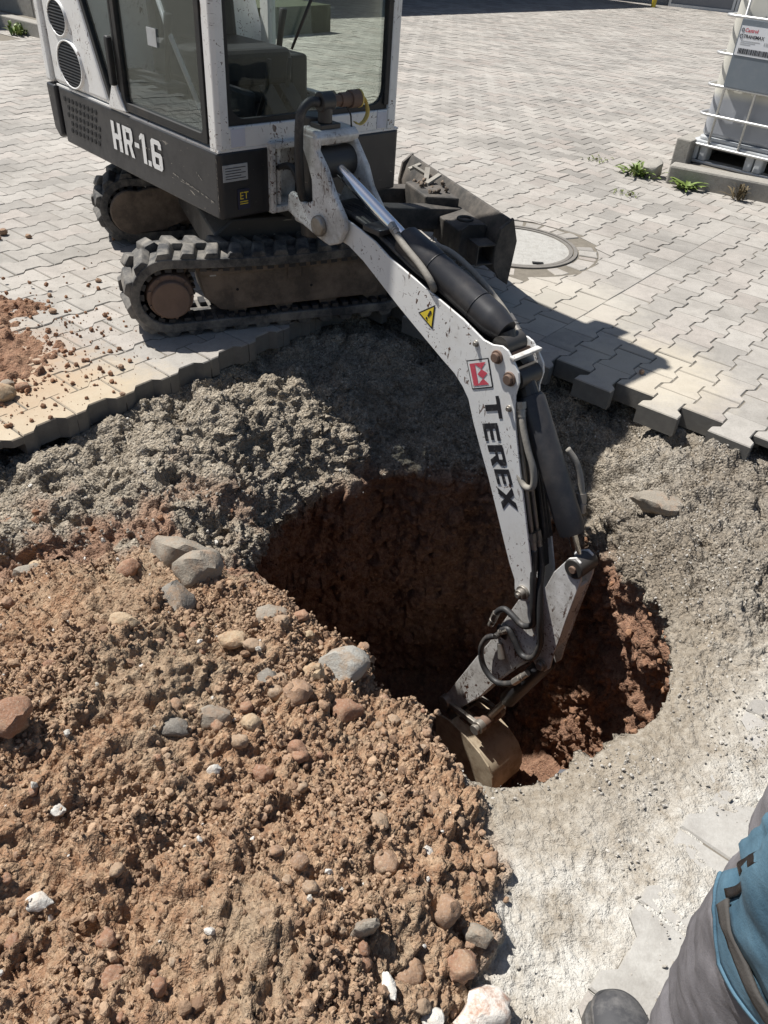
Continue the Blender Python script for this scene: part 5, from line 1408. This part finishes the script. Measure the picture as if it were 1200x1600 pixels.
# plastic shard at the pit floor
m = MB(); m.prism(lambda a, b, c: Vector((0.93 + a, 2.05 + b, -1.60 + c + a * .5)), [(-.08, -.02), (.06, -.05), (.09, .02), (-.03, .05)], 0, .004)
tag(m.build('plastic_shard', mat_simple('dark_plastic', (0.03, 0.035, 0.05), .35), None), 'dark plastic shard lying on the lit pit floor', 'plastic shard')

# ---- soil spilled over the stones at the left edge
def spill():
    n = 170; xs = np.linspace(-2.15, -1.0, n); ys = np.linspace(1.75, 3.15, n)
    X, Y = np.meshgrid(xs, ys); P3 = np.stack([X.ravel(), Y.ravel(), X.ravel() * 0], 1)
    nn2, ss2 = to_ns(P3[:, 0], P3[:, 1])
    d = np.minimum(1.05 - np.hypot((P3[:, 0] + 1.95) / .58, (P3[:, 1] - 2.55) / .80), 9)
    d = d + 0.35 * fbm(P3, 4.5, 4, 400)
    d = np.minimum(d, (-2.30 - nn2) * 6)
    w1, c1 = worley(P3 * 22, 410); w2, c2 = worley(P3 * 45, 420)
    z = 0.085 * np.clip(d, -0.2, 1) + 0.020 * fbm(P3, 22, 4, 401) + 0.012 * np.abs(fbm(P3, 40, 3, 402)) + np.where(d > 0, 0.020 * dome(w1, c1, .55) + .008 * dome(w2, c2, .3), 0) - 0.016
    z = np.where(d < 0.0, np.minimum(z, -0.006), z)
    idx = np.arange(n * n).reshape(n, n)
    qd = np.stack([idx[:-1, :-1], idx[:-1, 1:], idx[1:, 1:], idx[1:, :-1]], -1).reshape(-1, 4)
    keep = (z[qd].max(axis=1) > 0.001)
    me = bpy.data.meshes.new('spilled_soil'); me.from_pydata(np.stack([P3[:, 0], P3[:, 1], z], 1).tolist(), [], qd[keep].tolist())
    me.polygons.foreach_set('use_smooth', [True] * len(me.polygons))
    for nm, val in (('red', 1.0), ('pile', 0.15), ('dust', 0.0), ('brown', 0.0), ('fine', 0.0)):
        at = me.attributes.new(nm, 'FLOAT', 'POINT'); at.data.foreach_set('value', np.full(n * n, val, np.float32))
    me.materials.append(M['soil'])
    o = bpy.data.objects.new('spilled_soil', me); link(o)
    tag(o, 'red-brown soil spilled over the paving at the left edge', 'soil', kind='stuff')
    # crumbs thrown over the stones around it
    r = np.random.default_rng(9); VV = []; FF = []; TT = []; k = 0
    lib = [rough_rock(1, 900 + i) for i in range(6)]
    cnt = 0
    while cnt < 1500:
        x, y = r.normal(-1.45, .30), r.normal(2.55, .38)
        a_, b_ = to_ns(x, y)
        if a_ > -2.27 or (x > -1.0 and r.random() > .2): continue
        v_, f_ = lib[r.integers(6)]; s_ = .0018 + .011 * r.random() ** 6
        VV.append((v_ * s_) @ rand_rot(r).T + np.array([x, y, s_ * .4 + (0.02 if x < -1.55 else 0)])); FF.append(f_ + k); TT += [r.random()] * len(f_); k += len(v_); cnt += 1
    me = bpy.data.meshes.new('soil_crumbs_on_paving'); me.from_pydata(np.vstack(VV).tolist(), [], np.vstack(FF).tolist())
    at = me.attributes.new('tint', 'FLOAT', 'FACE'); at.data.foreach_set('value', np.array(TT, np.float32))
    me.materials.append(M['clod_red']); o = bpy.data.objects.new('soil_crumbs_on_paving', me); link(o)
    tag(o, 'scattered soil crumbs on the paving left of the excavator', 'soil', kind='stuff')
spill()
for x, y, w, mt, lb in ((-1.39, 2.33, .115, 'st_tan', 'large smooth round stone in the spilled soil at the left edge'), (-1.75, 2.93, .075, 'st_tan', 'orange-brown cobble at the far end of the spilled soil'),
                        (-1.62, 2.86, .05, 'st_brown', 'flat brown stone just right of the cobble at the far end of the spill'), (-1.40, 2.42, .05, 'st_grey', 'greyish stone above the large round one in the spilled soil'), (-1.34, 2.41, .055, 'st_red', 'red lump beside the greyish stone in the spilled soil')):
    stone('stone', x, y, w, w * .8, w * .62, M[mt], int(700 + w * 1000), lb, 'stone', .15, .4, 0, .2, None, 0.0)
for i, (x, y, w) in enumerate(((-1.94, 3.91, .034), (-2.08, 3.93, .05), (-2.07, 3.86, .03), (-1.41, 3.42, .03), (-1.44, 3.38, .016), (-1.56, 3.22, .024), (-1.48, 3.05, .036), (-1.27, 3.60, .05), (1.02, 2.92, .028), (-1.05, 2.62, .028), (-.98, 2.42, .022))):
    stone('crumb', x, y, w, w * .8, w * .7, M['st_brown'], 760 + i * 3, 'single soil crumb lying loose on the grey paving', 'soil crumb', .2, i, 0, .1, 'soil crumbs on the paving', 0.0)

# ================================================================== KERBS, BED, TANK
def kbox(p0, p1, w, h0, h1, mat, name, parent=None, bevel=.012):
    p0 = Vector((*p0, 0)); p1 = Vector((*p1, 0)); d = (p1 - p0).normalized(); n_ = Vector((-d.y, d.x, 0)); L_ = (p1 - p0).length
    m = MB(); m.box(lambda a, b, c: p0 + d * a + n_ * b + UP * c, 0, L_, 0, w, h0, h1)
    return m.build(name, mat, parent, bevel=bevel)
kerb = empty('kerb', (1.84, 6.02, 0)); tag(kerb, 'concrete kerb in front of the liquid container pallet', 'kerb')
kbox((1.86, 6.01), (2.70, 5.565), .14, -.05, .125, M['concrete'], 'kerb_stone', kerb, .015)
kbox((2.706, 5.562), (3.56, 5.11), .14, -.05, .122, M['concrete'], 'kerb_stone', kerb, .015)
kbox((2.03, 6.18), (2.66, 7.02), .12, -.05, .26, M['concrete'], 'kerb_stone', kerb, .01)
kbox((2.665, 7.03), (3.3, 7.87), .12, -.05, .26, M['concrete'], 'kerb_stone', kerb, .01)
m = MB(); v_, f_ = rough_rock(3, 41, .9, .2); m.add([Vector((1.80, 6.17, .05)) + Vector((q[0] * .10, q[1] * .085, q[2] * .075)) for q in v_], [tuple(int(i) for i in q) for q in f_]); m.build('broken_end', M['concrete'], kerb, auto=38)
slab = MB(); slab.prism(lambda a, b, c: Vector((a, b, c)), [(2.02, 6.13), (3.6, 5.28), (5.2, 6.4), (3.4, 7.9)], .02, .105)
tag(slab.build('gravel_bed', M['bed'], None), kind='structure')

IA = Vector((2.085, 6.235, 0)); IDv = Vector((math.cos(math.radians(-42)), math.sin(math.radians(-42)), 0)); INv = Vector((-IDv.y, IDv.x, 0))
def ip(x, z, y): return IA + IDv * x + INv * y + UP * z
IBC = empty('liquid_container', IA + IDv * .45 + INv * .55 + UP * .105)
tag(IBC, 'white plastic liquid container in a steel tube cage on a grey pallet', 'container')
def mat_tank():
    m = NT('milky_plastic_tank'); co = m.coord()
    sz = m.n('ShaderNodeSeparateXYZ'); m.l(co, sz.inputs[0])
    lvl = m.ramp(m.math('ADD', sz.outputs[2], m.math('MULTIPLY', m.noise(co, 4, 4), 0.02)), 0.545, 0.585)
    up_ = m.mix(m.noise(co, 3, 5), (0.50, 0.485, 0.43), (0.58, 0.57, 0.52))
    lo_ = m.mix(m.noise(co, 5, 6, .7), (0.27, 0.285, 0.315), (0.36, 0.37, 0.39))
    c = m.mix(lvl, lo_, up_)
    return m.set(**{'Base Color': c, 'Roughness': .42, 'Normal': m.bump(m.noise(co, 9, 4), .12, .01)})
M['hdpe'] = mat_tank()
M['galv'] = mat_simple('galvanised_tube', (0.58, 0.58, 0.57), .42, .55, .12, 30, 0.05, 60, .15)
M['pallet'] = mat_simple('grey_pallet_plastic', (0.50, 0.52, 0.53), .5, 0, .1, 10, .05, 30, .3)
M['steelplate'] = mat_simple('grey_steel_plate', (0.19, 0.22, 0.25), .4, .2, .08, 6, .03, 20, .25, (0.3, 0.31, 0.32), 14)
def itank(z0, z1, ins, mat, name, par=IBC, bev=.03):
    m = MB(); pts_ = rrect(-.035 + ins, .935 - ins, .03 + ins, 1.12 - ins, .10, 6)
    m.prism(lambda a, b, c: ip(a, c, b), pts_, z0, z1); return m.build(name, mat, par, bevel=bev, segs=4, auto=40)
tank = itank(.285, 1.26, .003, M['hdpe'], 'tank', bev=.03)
# pallet
deck = MB(); deck.prism(lambda a, b, c: ip(a, c, b), rrect(-.05, .95, 0, 1.15, .05), .232, .262); pal = deck.build('pallet_deck', M['pallet'], IBC, bevel=.01)
m = MB(); m.prism(lambda a, b, c: ip(a, c, b), rrect(-.02, .92, .015, 1.13, .06), .262, .288); m.build('pallet_tray', M['pallet'], pal, bevel=.008)
def foot(x, y):
    for dx in (-.035, .035):
        m = MB(); m.prism(lambda a, b, c: ip(x + dx + a * (1 - (c - .12) * -.6), c, y + b), rrect(-.029, .029, -.05, .05, .015, 3), .128, .233); m.build('pallet_foot', M['pallet'], pal, bevel=.006)
for x in (.02, .44, .87):
    for y in (.06, .56, 1.07): foot(x, y)
for y in (.06, .56, 1.07):
    m = MB(); m.box(lambda a, b, c: ip(a, c, b), -.04, .94, y - .05, y + .05, .106, .127); m.build('pallet_runner', M['galv'], pal, bevel=.006)
# cage
cage_z = (.235, .43, .615, .81, 1.03, 1.24)
for zz in cage_z:
    ring = [ip(a, zz, b) for a, b in rrect(-.058, .958, -.012, 1.162, .07, 5)]
    MB().tube(ring + [ring[0]], .010, 8, caps=False).build('cage_ring', M['galv'], IBC, smooth=True)
for x in (.085, .31, .54, .77):
    MB().tube([ip(x, .235, -.006), ip(x, 1.24, -.006)], .009, 8).build('cage_upright', M['galv'], IBC, smooth=True)
    MB().tube([ip(x, .235, 1.156), ip(x, 1.24, 1.156)], .009, 8).build('cage_upright', M['galv'], IBC, smooth=True)
for y in (.22, .47, .72, .97):
    MB().tube([ip(-.052, .235, y), ip(-.052, 1.24, y)], .009, 8).build('cage_upright', M['galv'], IBC, smooth=True)
    MB().tube([ip(.952, .235, y), ip(.952, 1.24, y)], .009, 8).build('cage_upright', M['galv'], IBC, smooth=True)
m = MB(); m.box(ip, .078, .80, .622, 1.022, -.026, -.019); plate = m.build('steel_plate', M['steelplate'], IBC, bevel=.002)
m = MB(); m.box(ip, .088, .40, .815, .985, -.029, -.0265); lab = m.build('paper_label', mat_simple('label_paper', (.72, .73, .75), .5, 0, .03), plate)
text_mesh('Castrol', .030, lambda a, b: ip(.118 + a, .952 + b, -.0300), mat_simple('label_red', (.55, .04, .06), .5), lab, 'label_lettering', bold=.0006)
text_mesh('TRANSMAX', .027, lambda a, b: ip(.118 + a, .918 + b, -.0300), M['ink'], lab, 'label_lettering', bold=.0008)
text_mesh('C', .030, lambda a, b: ip(.335 + a, .866 + b, -.0300), M['ink'], lab, 'label_lettering')
for cx_, cz_, rr in ((.103, .962, .009), (.103, .926, .011)):
    m = MB(); m.tube([ip(cx_ + rr * math.cos(t), cz_ + rr * math.sin(t), -.0295) for t in np.linspace(0, 2 * math.pi, 17)], .0018, 6); m.build('label_ring', M['ink'], lab)
xx = .108; r_ = np.random.default_rng(4)
m = MB()
while xx < .345:
    ww = r_.choice([.002, .003, .005, .007]); m.box(ip, xx, xx + ww, .826, .858, -.0300, -.0291); xx += ww + r_.choice([.0015, .0025, .004])
m.build('barcode', M['ink'], lab)
m = MB()
for k in range(5): m.box(ip, .27 + k * .012, .275 + k * .012 + .002 * (k % 2), .888, .906, -.0300, -.0291)
for k in range(3): m.box(ip, .108, .24 - .03 * k, .900 - k * .010, .9025 - k * .010, -.0300, -.0291)
m.build('label_print', M['plate'], lab)

# ---- far kerb at the upper left with a grass tuft
kb = empty('stepped_kerb', (-5.16, 10.85, 0)); tag(kb, 'stepped grey concrete kerb at the far upper left', 'kerb')
dk = Vector((math.cos(math.radians(-37)), math.sin(math.radians(-37)), 0)); nk = Vector((-dk.y, dk.x, 0)); k0 = Vector((-5.16, 10.86, 0))
for i in range(-3, 2):
    m = MB(); m.box(lambda a, b, c: k0 + dk * a + nk * b + UP * c, i * 1.0, i * 1.0 + .99, 0, .16, -.05, .15); m.build('kerb_stone', M['concrete'], kb, bevel=.012)
    m = MB(); m.box(lambda a, b, c: k0 + dk * a + nk * b + UP * c, i * 1.0 + .35, i * 1.0 + 1.34, .28, .46, -.05, .36); m.build('kerb_stone', M['concrete'], kb, bevel=.012)
m = MB(); m.box(lambda a, b, c: k0 + dk * a + nk * b + UP * c, -3, 2, .165, .278, -.05, .14); m.build('joint_strip', M['bed'], kb)
m = MB(); m.box(lambda a, b, c: k0 + dk * a + nk * b + UP * c, -6, 1.8, .47, 4, -.05, .33); tag(m.build('grass_verge', mat_simple('verge_soil', (.05, .06, .03), .95, 0, .4, 8), None), kind='structure')

# ================================================================== WEEDS
M['leaf'] = mat_simple('weed_leaf', (0.15, 0.21, 0.045), .55, 0, .35, 30)
M['leaf_dry'] = mat_simple('dry_weed', (0.13, 0.10, 0.055), .8, 0, .35, 30)
M['moss'] = mat_simple('moss_green', (0.13, 0.16, 0.04), .8, 0, .35, 30)
def weed(name, x, y, z, n, ln, wd, mat, seed, label, cat='weed', up=0.6, spread=0.06):
    r = np.random.default_rng(seed); root = empty(name, (x, y, z)); tag(root, label, cat)
    v = []; f = []
    for k in range(n):
        a = r.uniform(0, 2 * math.pi); L_ = ln * r.uniform(.5, 1.1); W_ = wd * r.uniform(.6, 1.2); el = up * r.uniform(.3, 1.4)
        d = Vector((math.cos(a), math.sin(a), 0)); n_ = Vector((-d.y, d.x, 0)); b = Vector((x + r.normal(0, spread), y + r.normal(0, spread), z))
        prev = None
        for i in range(6):
            t = i / 5; p = b + d * (L_ * t * math.cos(el)) + UP * (L_ * math.sin(el) * (t - .55 * t * t) * 1.6 + .003)
            w = W_ * math.sin(math.pi * min(.97, .12 + .86 * t)) * (1 + .25 * math.sin(i * 2.5 + k))
            cur = (len(v), len(v) + 1, len(v) + 2); v += [p - n_ * w + UP * w * .35, p, p + n_ * w + UP * w * .35]
            if prev: f += [(prev[0], prev[1], cur[1], cur[0]), (prev[1], prev[2], cur[2], cur[1])]
            prev = cur
    tag(mesh_obj('leaves', v, f, mat, root, smooth=True), kind='stuff')
    m = MB(); m.cyl((x, y, z - .02), (x, y, z + .015), .008, 8); m.build('root_crown', M['leaf_dry'], root)
    return root
weed('leafy_weed', 1.70, 6.18, 0, 60, .15, .014, M['leaf'], 1, 'tall leafy green weed at the broken end of the kerb', up=.75, spread=.05)
weed('leafy_weed', 1.98, 5.88, 0, 34, .15, .017, M['leaf'], 2, 'low rosette of green leaves at the foot of the kerb', up=.42, spread=.03)
weed('dry_weed', 2.30, 5.70, 0, 40, .15, .008, M['leaf_dry'], 3, 'dry brown weed stalks in front of the kerb', up=1.15, spread=.02)
weed('moss_patch', 1.52, 5.60, 0, 26, .035, .006, M['moss'], 4, 'small moss tuft round a gap in the paving', 'moss', up=.8, spread=.045)
weed('moss_patch', 1.45, 6.55, 0, 24, .04, .007, M['moss'], 5, 'thin moss line in the joints behind the tall weed', 'moss', up=.6, spread=.06)
weed('grass_tuft', -4.78, 10.50, 0, 40, .20, .018, M['leaf'], 6, 'bright green grass tuft at the foot of the stepped kerb', 'grass', up=.9, spread=.05)
weed('grass_tuft', -5.5, 11.6, .33, 60, .25, .02, M['leaf'], 7, 'green plants on top of the stepped kerb', 'grass', up=1.0, spread=.35)

# ================================================================== BUILDINGS at the far side of the yard
M['render_wall'] = mat_simple('grey_render_wall', (0.20, 0.205, 0.215), .85, 0, .1, 2, .1, 20, .3)
M['gate_panel'] = mat_simple('grey_gate_panel', (0.17, 0.18, 0.20), .5, 0, .08, 3)
M['alu'] = mat_simple('pale_aluminium', (0.52, 0.54, 0.56), .45, .3, .05, 5)
M['postyellow'] = mat_simple('yellow_post_paint', (0.62, 0.47, 0.04), .5, 0, .1, 10)
def wall_fn(p0, ang):
    p0 = Vector((*p0, 0)); d = Vector((math.cos(ang), math.sin(ang), 0)); n_ = Vector((-d.y, d.x, 0))
    return lambda a, z, b: p0 + d * a + n_ * b + UP * z
wf = wall_fn((-2.75, 18.05), math.radians(47))
wing = empty('side_building', wf(4, 0, 1)); tag(wing, 'grey building wing casting the long shadow across the far paving', 'building')
m = MB(); m.box(wf, -9, 7.9, -.05, 4.9, 0, 6); m.build('wall', M['render_wall'], wing, bevel=.02)
m = MB(); m.box(wf, -9.2, 8.0, 4.9, 5.1, -.2, 6.2); m.build('roof', M['gate_panel'], wing)
for k in range(3):
    m = MB(); m.box(wf, -1.5 + k * 3.1, .9 + k * 3.1, .0, 2.6, -.05, -.01); dr = m.build('gate', M['dark'], wing)
    m = MB(); m.box(wf, -1.56 + k * 3.1, -1.5 + k * 3.1, .0, 2.66, -.08, .0); m.build('gate_frame', M['gate_panel'], dr)
bf_ = wall_fn((5.35, 23.08), math.radians(-24.9))
back = empty('rear_building', bf_(3, 0, 1)); tag(back, 'far building with pale framed roller gates at the top right', 'building')
m = MB(); m.box(bf_, -2.5, 9, -.05, 4.6, .12, 5); m.build('wall', M['render_wall'], back)
for k in range(3):
    a0_g = .74 + k * 1.56; 
    m = MB(); m.box(bf_, a0_g, a0_g + 1.42, .02, 2.4, .02, .10); g_ = m.build('gate', M['gate_panel'], back)
    for q in (a0_g - .06, a0_g + 1.42):
        m = MB(); m.box(bf_, q, q + .06, .0, 2.46, -.01, .11); m.build('gate_post', M['alu'], g_)
    m = MB(); m.box(bf_, a0_g, a0_g + 1.42, .0, .06, -.01, .019); m.build('gate_rail', M['alu'], g_)
    for zz in (.6, 1.2, 1.8):
        m = MB(); m.box(bf_, a0_g, a0_g + 1.42, zz, zz + .02, .012, .019); m.build('panel_joint', M['dark'], g_)
post = MB(); post.cyl((5.43, 22.05, 0), (5.43, 22.05, .9), .055, 16); post.cyl((5.43, 22.05, .9), (5.43, 22.05, .93), .055, 16, .03)
tag(post.build('bollard', M['postyellow'], None, auto=40), 'yellow steel bollard in front of the far building', 'bollard')

# ================================================================== PERSON at the lower right
M['trouser'] = (lambda m: (lambda co: m.set(**{'Base Color': m.mix(m.ramp(m.noise(co, 7, 6, .7), .35, .7), (0.085, 0.08, 0.085), (0.21, 0.20, 0.21)), 'Roughness': .9,
    'Normal': m.bump(m.noise(m.mapping(co, (7, 7, 12), (.5, .3, 0)), 1.0, 3), .35, .02, m.bump(m.noise(co, 500, 2), .25, .002))}))(m.coord()))(NT('dusty_grey_work_cloth'))
M['pocket'] = (lambda m: (lambda co: m.set(**{'Base Color': m.mix(m.ramp(m.noise(co, 12, 6, .7), .35, .7), (0.035, 0.088, 0.132), (0.10, 0.19, 0.255)), 'Roughness': .85,
    'Normal': m.bump(m.noise(m.mapping(co, (9, 9, 14), (.4, .6, 0)), 1.0, 3), .35, .015, m.bump(m.noise(co, 500, 2), .25, .002))}))(m.coord()))(NT('faded_blue_work_cloth'))
M['strap'] = mat_simple('dark_webbing', (0.06, 0.055, 0.05), .85, 0, .2, 60, .3, 300)
M['zip'] = mat_simple('black_zip', (0.02, 0.018, 0.018), .45, 0, .2, 60, .3, 300)
M['shoe'] = mat_simple('dusty_black_shoe', (0.05, 0.05, 0.053), .65, 0, .3, 15, .15, 60, .6, (0.20, 0.19, 0.18), 12)
M['sole'] = mat_simple('shoe_sole', (0.035, 0.035, 0.036), .7, 0, .2, 20, .2, 80, .5, (0.2, 0.18, 0.16), 14)
M['jacket'] = mat_simple('blue_work_jacket', (0.04, 0.08, 0.13), .9, 0, .2, 8, .3, 30)
M['skin'] = mat_simple('skin', (0.50, 0.31, 0.23), .55, 0, .08, 12)
M['hair'] = mat_simple('dark_hair', (0.035, 0.025, 0.018), .6, 0, .3, 60, .4, 90)
PX = Vector((.60, .28, 0))
person = empty('person', PX)
tag(person, 'person in dusty grey work trousers with blue thigh pocket standing at lower right', 'person')
def loft(m, rings, seg=24):
    """rings: (centre, rx, ry) stacked along the limb, cross-sections kept level-ish"""
    m.tube([r[0] for r in rings], [1.0] * len(rings), seg)
    base = len(m.v) - len(rings) * seg
    for i, (c, rx, ry) in enumerate(rings):
        c = Vector(c)
        for j in range(seg):
            a = 2 * math.pi * j / seg
            m.v[base + i * seg + j] = (c.x + rx * math.cos(a), c.y + ry * math.sin(a), c.z)
def leg_rings(x, y, dx, fwd):
    return [((x + dx * .0, y + fwd, .045), .058, .062), ((x, y + fwd, .10), .066, .068), ((x, y + fwd * .9, .24), .070, .076), ((x, y + .01 + fwd * .8, .38), .070, .080), ((x + dx * .2, y + .02 + fwd * .7, .50), .078, .086), ((x + dx * .4, y + .015 + fwd * .5, .62), .090, .096), ((x + dx * .7, y + fwd * .3, .76), .106, .108), ((x + dx, y, .88), .118, .122), ((x + dx * 1.2, y, .96), .10, .12)]
LX, LY = .460, .330
ll = leg_rings(LX, LY, .0, .02); rl = leg_rings(.74, .25, -.03, .0)
m = MB(); loft(m, ll); loft(m, rl)
loft(m, [((.60, .29, .84), .16, .10), ((.60, .285, .92), .185, .125), ((.60, .28, 1.02), .17, .115), ((.60, .275, 1.15), .18, .115), ((.60, .27, 1.30), .20, .12), ((.60, .265, 1.41), .19, .105), ((.60, .265, 1.46), .10, .08), ((.60, .27, 1.50), .058, .06), ((.60, .28, 1.56), .055, .058)], 28)
# head
loft(m, [((.60, .29, 1.545), .045, .055), ((.60, .295, 1.575), .062, .078), ((.60, .295, 1.63), .074, .092), ((.60, .29, 1.69), .078, .098), ((.60, .285, 1.74), .074, .094), ((.60, .28, 1.785), .050, .066), ((.60, .28, 1.80), .02, .03)], 24)
m.cyl((.60, .385, 1.665), (.60, .405, 1.645), .012, 10, .016)                      # nose
for sx in (-1, 1): m.cyl((.60 + sx * .072, .285, 1.64), (.60 + sx * .082, .275, 1.69), .014, 10)   # ears
# arms, hands tucked in the jacket pockets
for sx in (-1, 1):
    m.tube(smooth_path([(.60 + sx * .17, .265, 1.42), (.60 + sx * .225, .25, 1.36), (.60 + sx * .245, .20, 1.20), (.60 + sx * .25, .19, 1.10), (.60 + sx * .22, .28, 1.02), (.60 + sx * .165, .34, .985)], 4), [.055] * 4 + [.056] * 4 + [.05] * 4 + [.047] * 4 + [.043] * 4 + [.038], 14)
body = m.build('body', M['trouser'], person)
rm = body.modifiers.new('r', 'REMESH'); rm.mode = 'VOXEL'; rm.voxel_size = .0105; rm.use_smooth_shade = True
dg = bpy.context.evaluated_depsgraph_get(); dg.update()
me2 = bpy.data.meshes.new_from_object(body.evaluated_get(dg)); body.modifiers.clear()
vs = np.array([v.co[:] for v in me2.vertices]) + np.array(PX)
nr = np.array([v.normal[:] for v in me2.vertices])
wr = 0.006 * fbm(vs * np.array([1, 1, 1.0]) , 12, 3, 500) + 0.009 * (1 - np.abs(fbm(vs @ np.array([[1, 0, .3], [0, 1, .3], [0, 0, 1.8]]), 11, 3, 510)) * 2)
wr *= (vs[:, 2] < 1.45)
vs2 = vs + nr * wr[:, None]
me2.vertices.foreach_set('co', (vs2 - np.array(PX)).astype(np.float32).ravel())
me2.materials.clear()
for q in ('trouser', 'jacket', 'skin', 'hair'): me2.materials.append(M[q])
pc = np.array([(np.array(p.center) + np.array(PX)) for p in me2.polygons])
mi = np.where(pc[:, 2] < .97, 0, np.where(pc[:, 2] < 1.475, 1, 2))
mi = np.where((pc[:, 2] > 1.70) | ((pc[:, 2] > 1.60) & (pc[:, 1] < .27)), 3, mi)
me2.polygons.foreach_set('material_index', mi.astype(np.int32)); me2.polygons.foreach_set('use_smooth', [True] * len(me2.polygons)); me2.update()
body.data = me2
# eyes, mouth
for sx in (-1, 1):
    m = MB(); v_, f_ = ICO[2]; m.add([Vector((.60 + sx * .03, .378, 1.68)) + Vector(q * .0115) for q in v_], [tuple(int(i) for i in q) for q in f_]); m.build('eye', M['whiteprint'], person, smooth=True)
m = MB(); m.box(lambda a, b, c: Vector((a, b, c)), .577, .623, .376, .384, 1.603, 1.611); m.build('mouth', mat_simple('lips', (.35, .14, .12), .5), person, bevel=.003)
def band(name, z, rx, ry, cy, tilt, r_t, mat):
    MB().tube([(.60 + rx * math.cos(t), cy + ry * math.sin(t), z + tilt * math.sin(t)) for t in np.linspace(0, 2 * math.pi, 33)], r_t, 10, caps=False).build(name, mat, person, smooth=True)
band('collar', 1.478, .072, .072, .268, -.012, .017, M['jacket']); band('jacket_hem', .972, .190, .130, .283, 0, .016, M['jacket'])
# left-leg surface lookup for the patches that follow the cloth
legb = BVHTree.FromPolygons([Vector(q) for q in vs2.tolist()], [tuple(p.vertices) for p in me2.polygons])
zz_ = [r[0][2] for r in ll]; xx_ = [r[0][0] for r in ll]; yy_ = [r[0][1] for r in ll]
def on_leg(ang, z, off):
    c = Vector((float(np.interp(z, zz_, xx_)), float(np.interp(z, zz_, yy_)), z)); d = Vector((math.cos(ang), math.sin(ang), 0))
    h_ = legb.ray_cast(c + d * .30, -d, .32)
    if h_[0] is None: return c + d * .1
    return h_[0] + d * off
def patch(name, fn, nu, nv, mat, parent, off, thick):
    """fn(u,v) -> (angle deg, z)"""
    v = []
    for i in range(nu + 1):
        for j in range(nv + 1):
            a, z = fn(i / nu, j / nv); v.append(on_leg(math.radians(a), z, off))
    f = [(i * (nv + 1) + j, (i + 1) * (nv + 1) + j, (i + 1) * (nv + 1) + j + 1, i * (nv + 1) + j + 1) for i in range(nu) for j in range(nv)]
    o = mesh_obj(name, v, f, mat, parent, smooth=True)
    s_ = o.modifiers.new('t', 'SOLIDIFY'); s_.thickness = thick; s_.offset = 0
    return o
pk = patch('thigh_pocket', lambda u, v: (157 + 14 * v * (1 - u) + u * 100, (.742 - .055 * min(1, u * 3.0)) * (1 - v) + v * .93), 30, 24, M['pocket'], person, .005, .008)
patch('pocket_flap', lambda u, v: (177 + u * 78, .755 * (1 - v) + v * .92), 26, 14, M['pocket'], pk, .011, .006)
patch('zip', lambda u, v: (168 + u * 9 + v * 4, .757 + .11 * u), 24, 3, M['zip'], pk, .0115, .005)
patch('strap', lambda u, v: (173 + u * 52, .752 - u * .022 + (v - .5) * .019), 22, 4, M['strap'], pk, .0145, .003)
patch('piping', lambda u, v: (157 + u * 100, (.742 - .055 * min(1, u * 3.0)) + (v - .5) * .005), 30, 2, M['pocket'], pk, .009, .004)
# shoes
def shoe(x, y, rz, name):
    m = MB(); c, s_ = math.cos(rz), math.sin(rz)
    prof = [(-.09, .030, .075), (-.05, .038, .095), (.0, .041, .100), (.05, .043, .085), (.10, .048, .070), (.14, .049, .058), (.17, .042, .048), (.187, .028, .038), (.194, .012, .030)]
    seg = 18; vs = []; fs = []
    for t, w, h_ in prof:
        for j in range(seg):
            a = 2 * math.pi * j / seg; xx = w * math.cos(a); zz = .022 + h_ * (.5 + .5 * math.sin(a)) * (1 if math.sin(a) > 0 else 1)
            vs.append(Vector((x + xx * c - t * s_, y + xx * s_ + t * c, zz)))
    n = len(prof)
    for i in range(n - 1):
        for j in range(seg): fs.append((i * seg + j, i * seg + (j + 1) % seg, (i + 1) * seg + (j + 1) % seg, (i + 1) * seg + j))
    fs += [tuple(range(seg))[::-1], tuple((n - 1) * seg + j for j in range(seg))]
    sh = mesh_obj(name, vs, fs, M['shoe'], person, smooth=True)
    out = [(w + .006, t) for t, w, h_ in prof]; poly = [(a, t) for a, t in out] + [(0, .203)] + [(-a, t) for a, t in out[::-1]]
    m = MB(); m.prism(lambda a, t, z: Vector((x + a * c - t * s_, y + a * s_ + t * c, z)), poly, .001, .030); m.build('sole', M['sole'], sh, bevel=.006)
    m = MB(); ring = [(w * .9, t, h_) for t, w, h_ in prof if t > .09]
    pts_ = [Vector((x + a * c - t * s_, y + a * s_ + t * c, .024 + h_ * .55)) for a, t, h_ in ring] + [Vector((x - a * c - t * s_, y - a * s_ + t * c, .024 + h_ * .55)) for a, t, h_ in ring[::-1]]
    MB().tube(smooth_path(pts_, 4), .004, 8).build('toe_seam', M['sole'], sh, smooth=True)
    for k in range(4):
        t = .0 + k * .028
        h_ = np.interp(t, [p_[0] for p_ in prof], [p_[2] for p_ in prof]) + .024
        MB().tube([Vector((x - .026 * c - t * s_, y - .026 * s_ + t * c, h_ - .010)), Vector((x - t * s_, y + t * c, h_)), Vector((x + .026 * c - (t + .01) * s_, y + .026 * s_ + (t + .01) * c, h_ - .010))], .0035, 8).build('lace', M['strap'], sh, smooth=True)
    return sh
shoe(.468, .350, .14, 'shoe'); shoe(.745, .285, -.15, 'shoe')
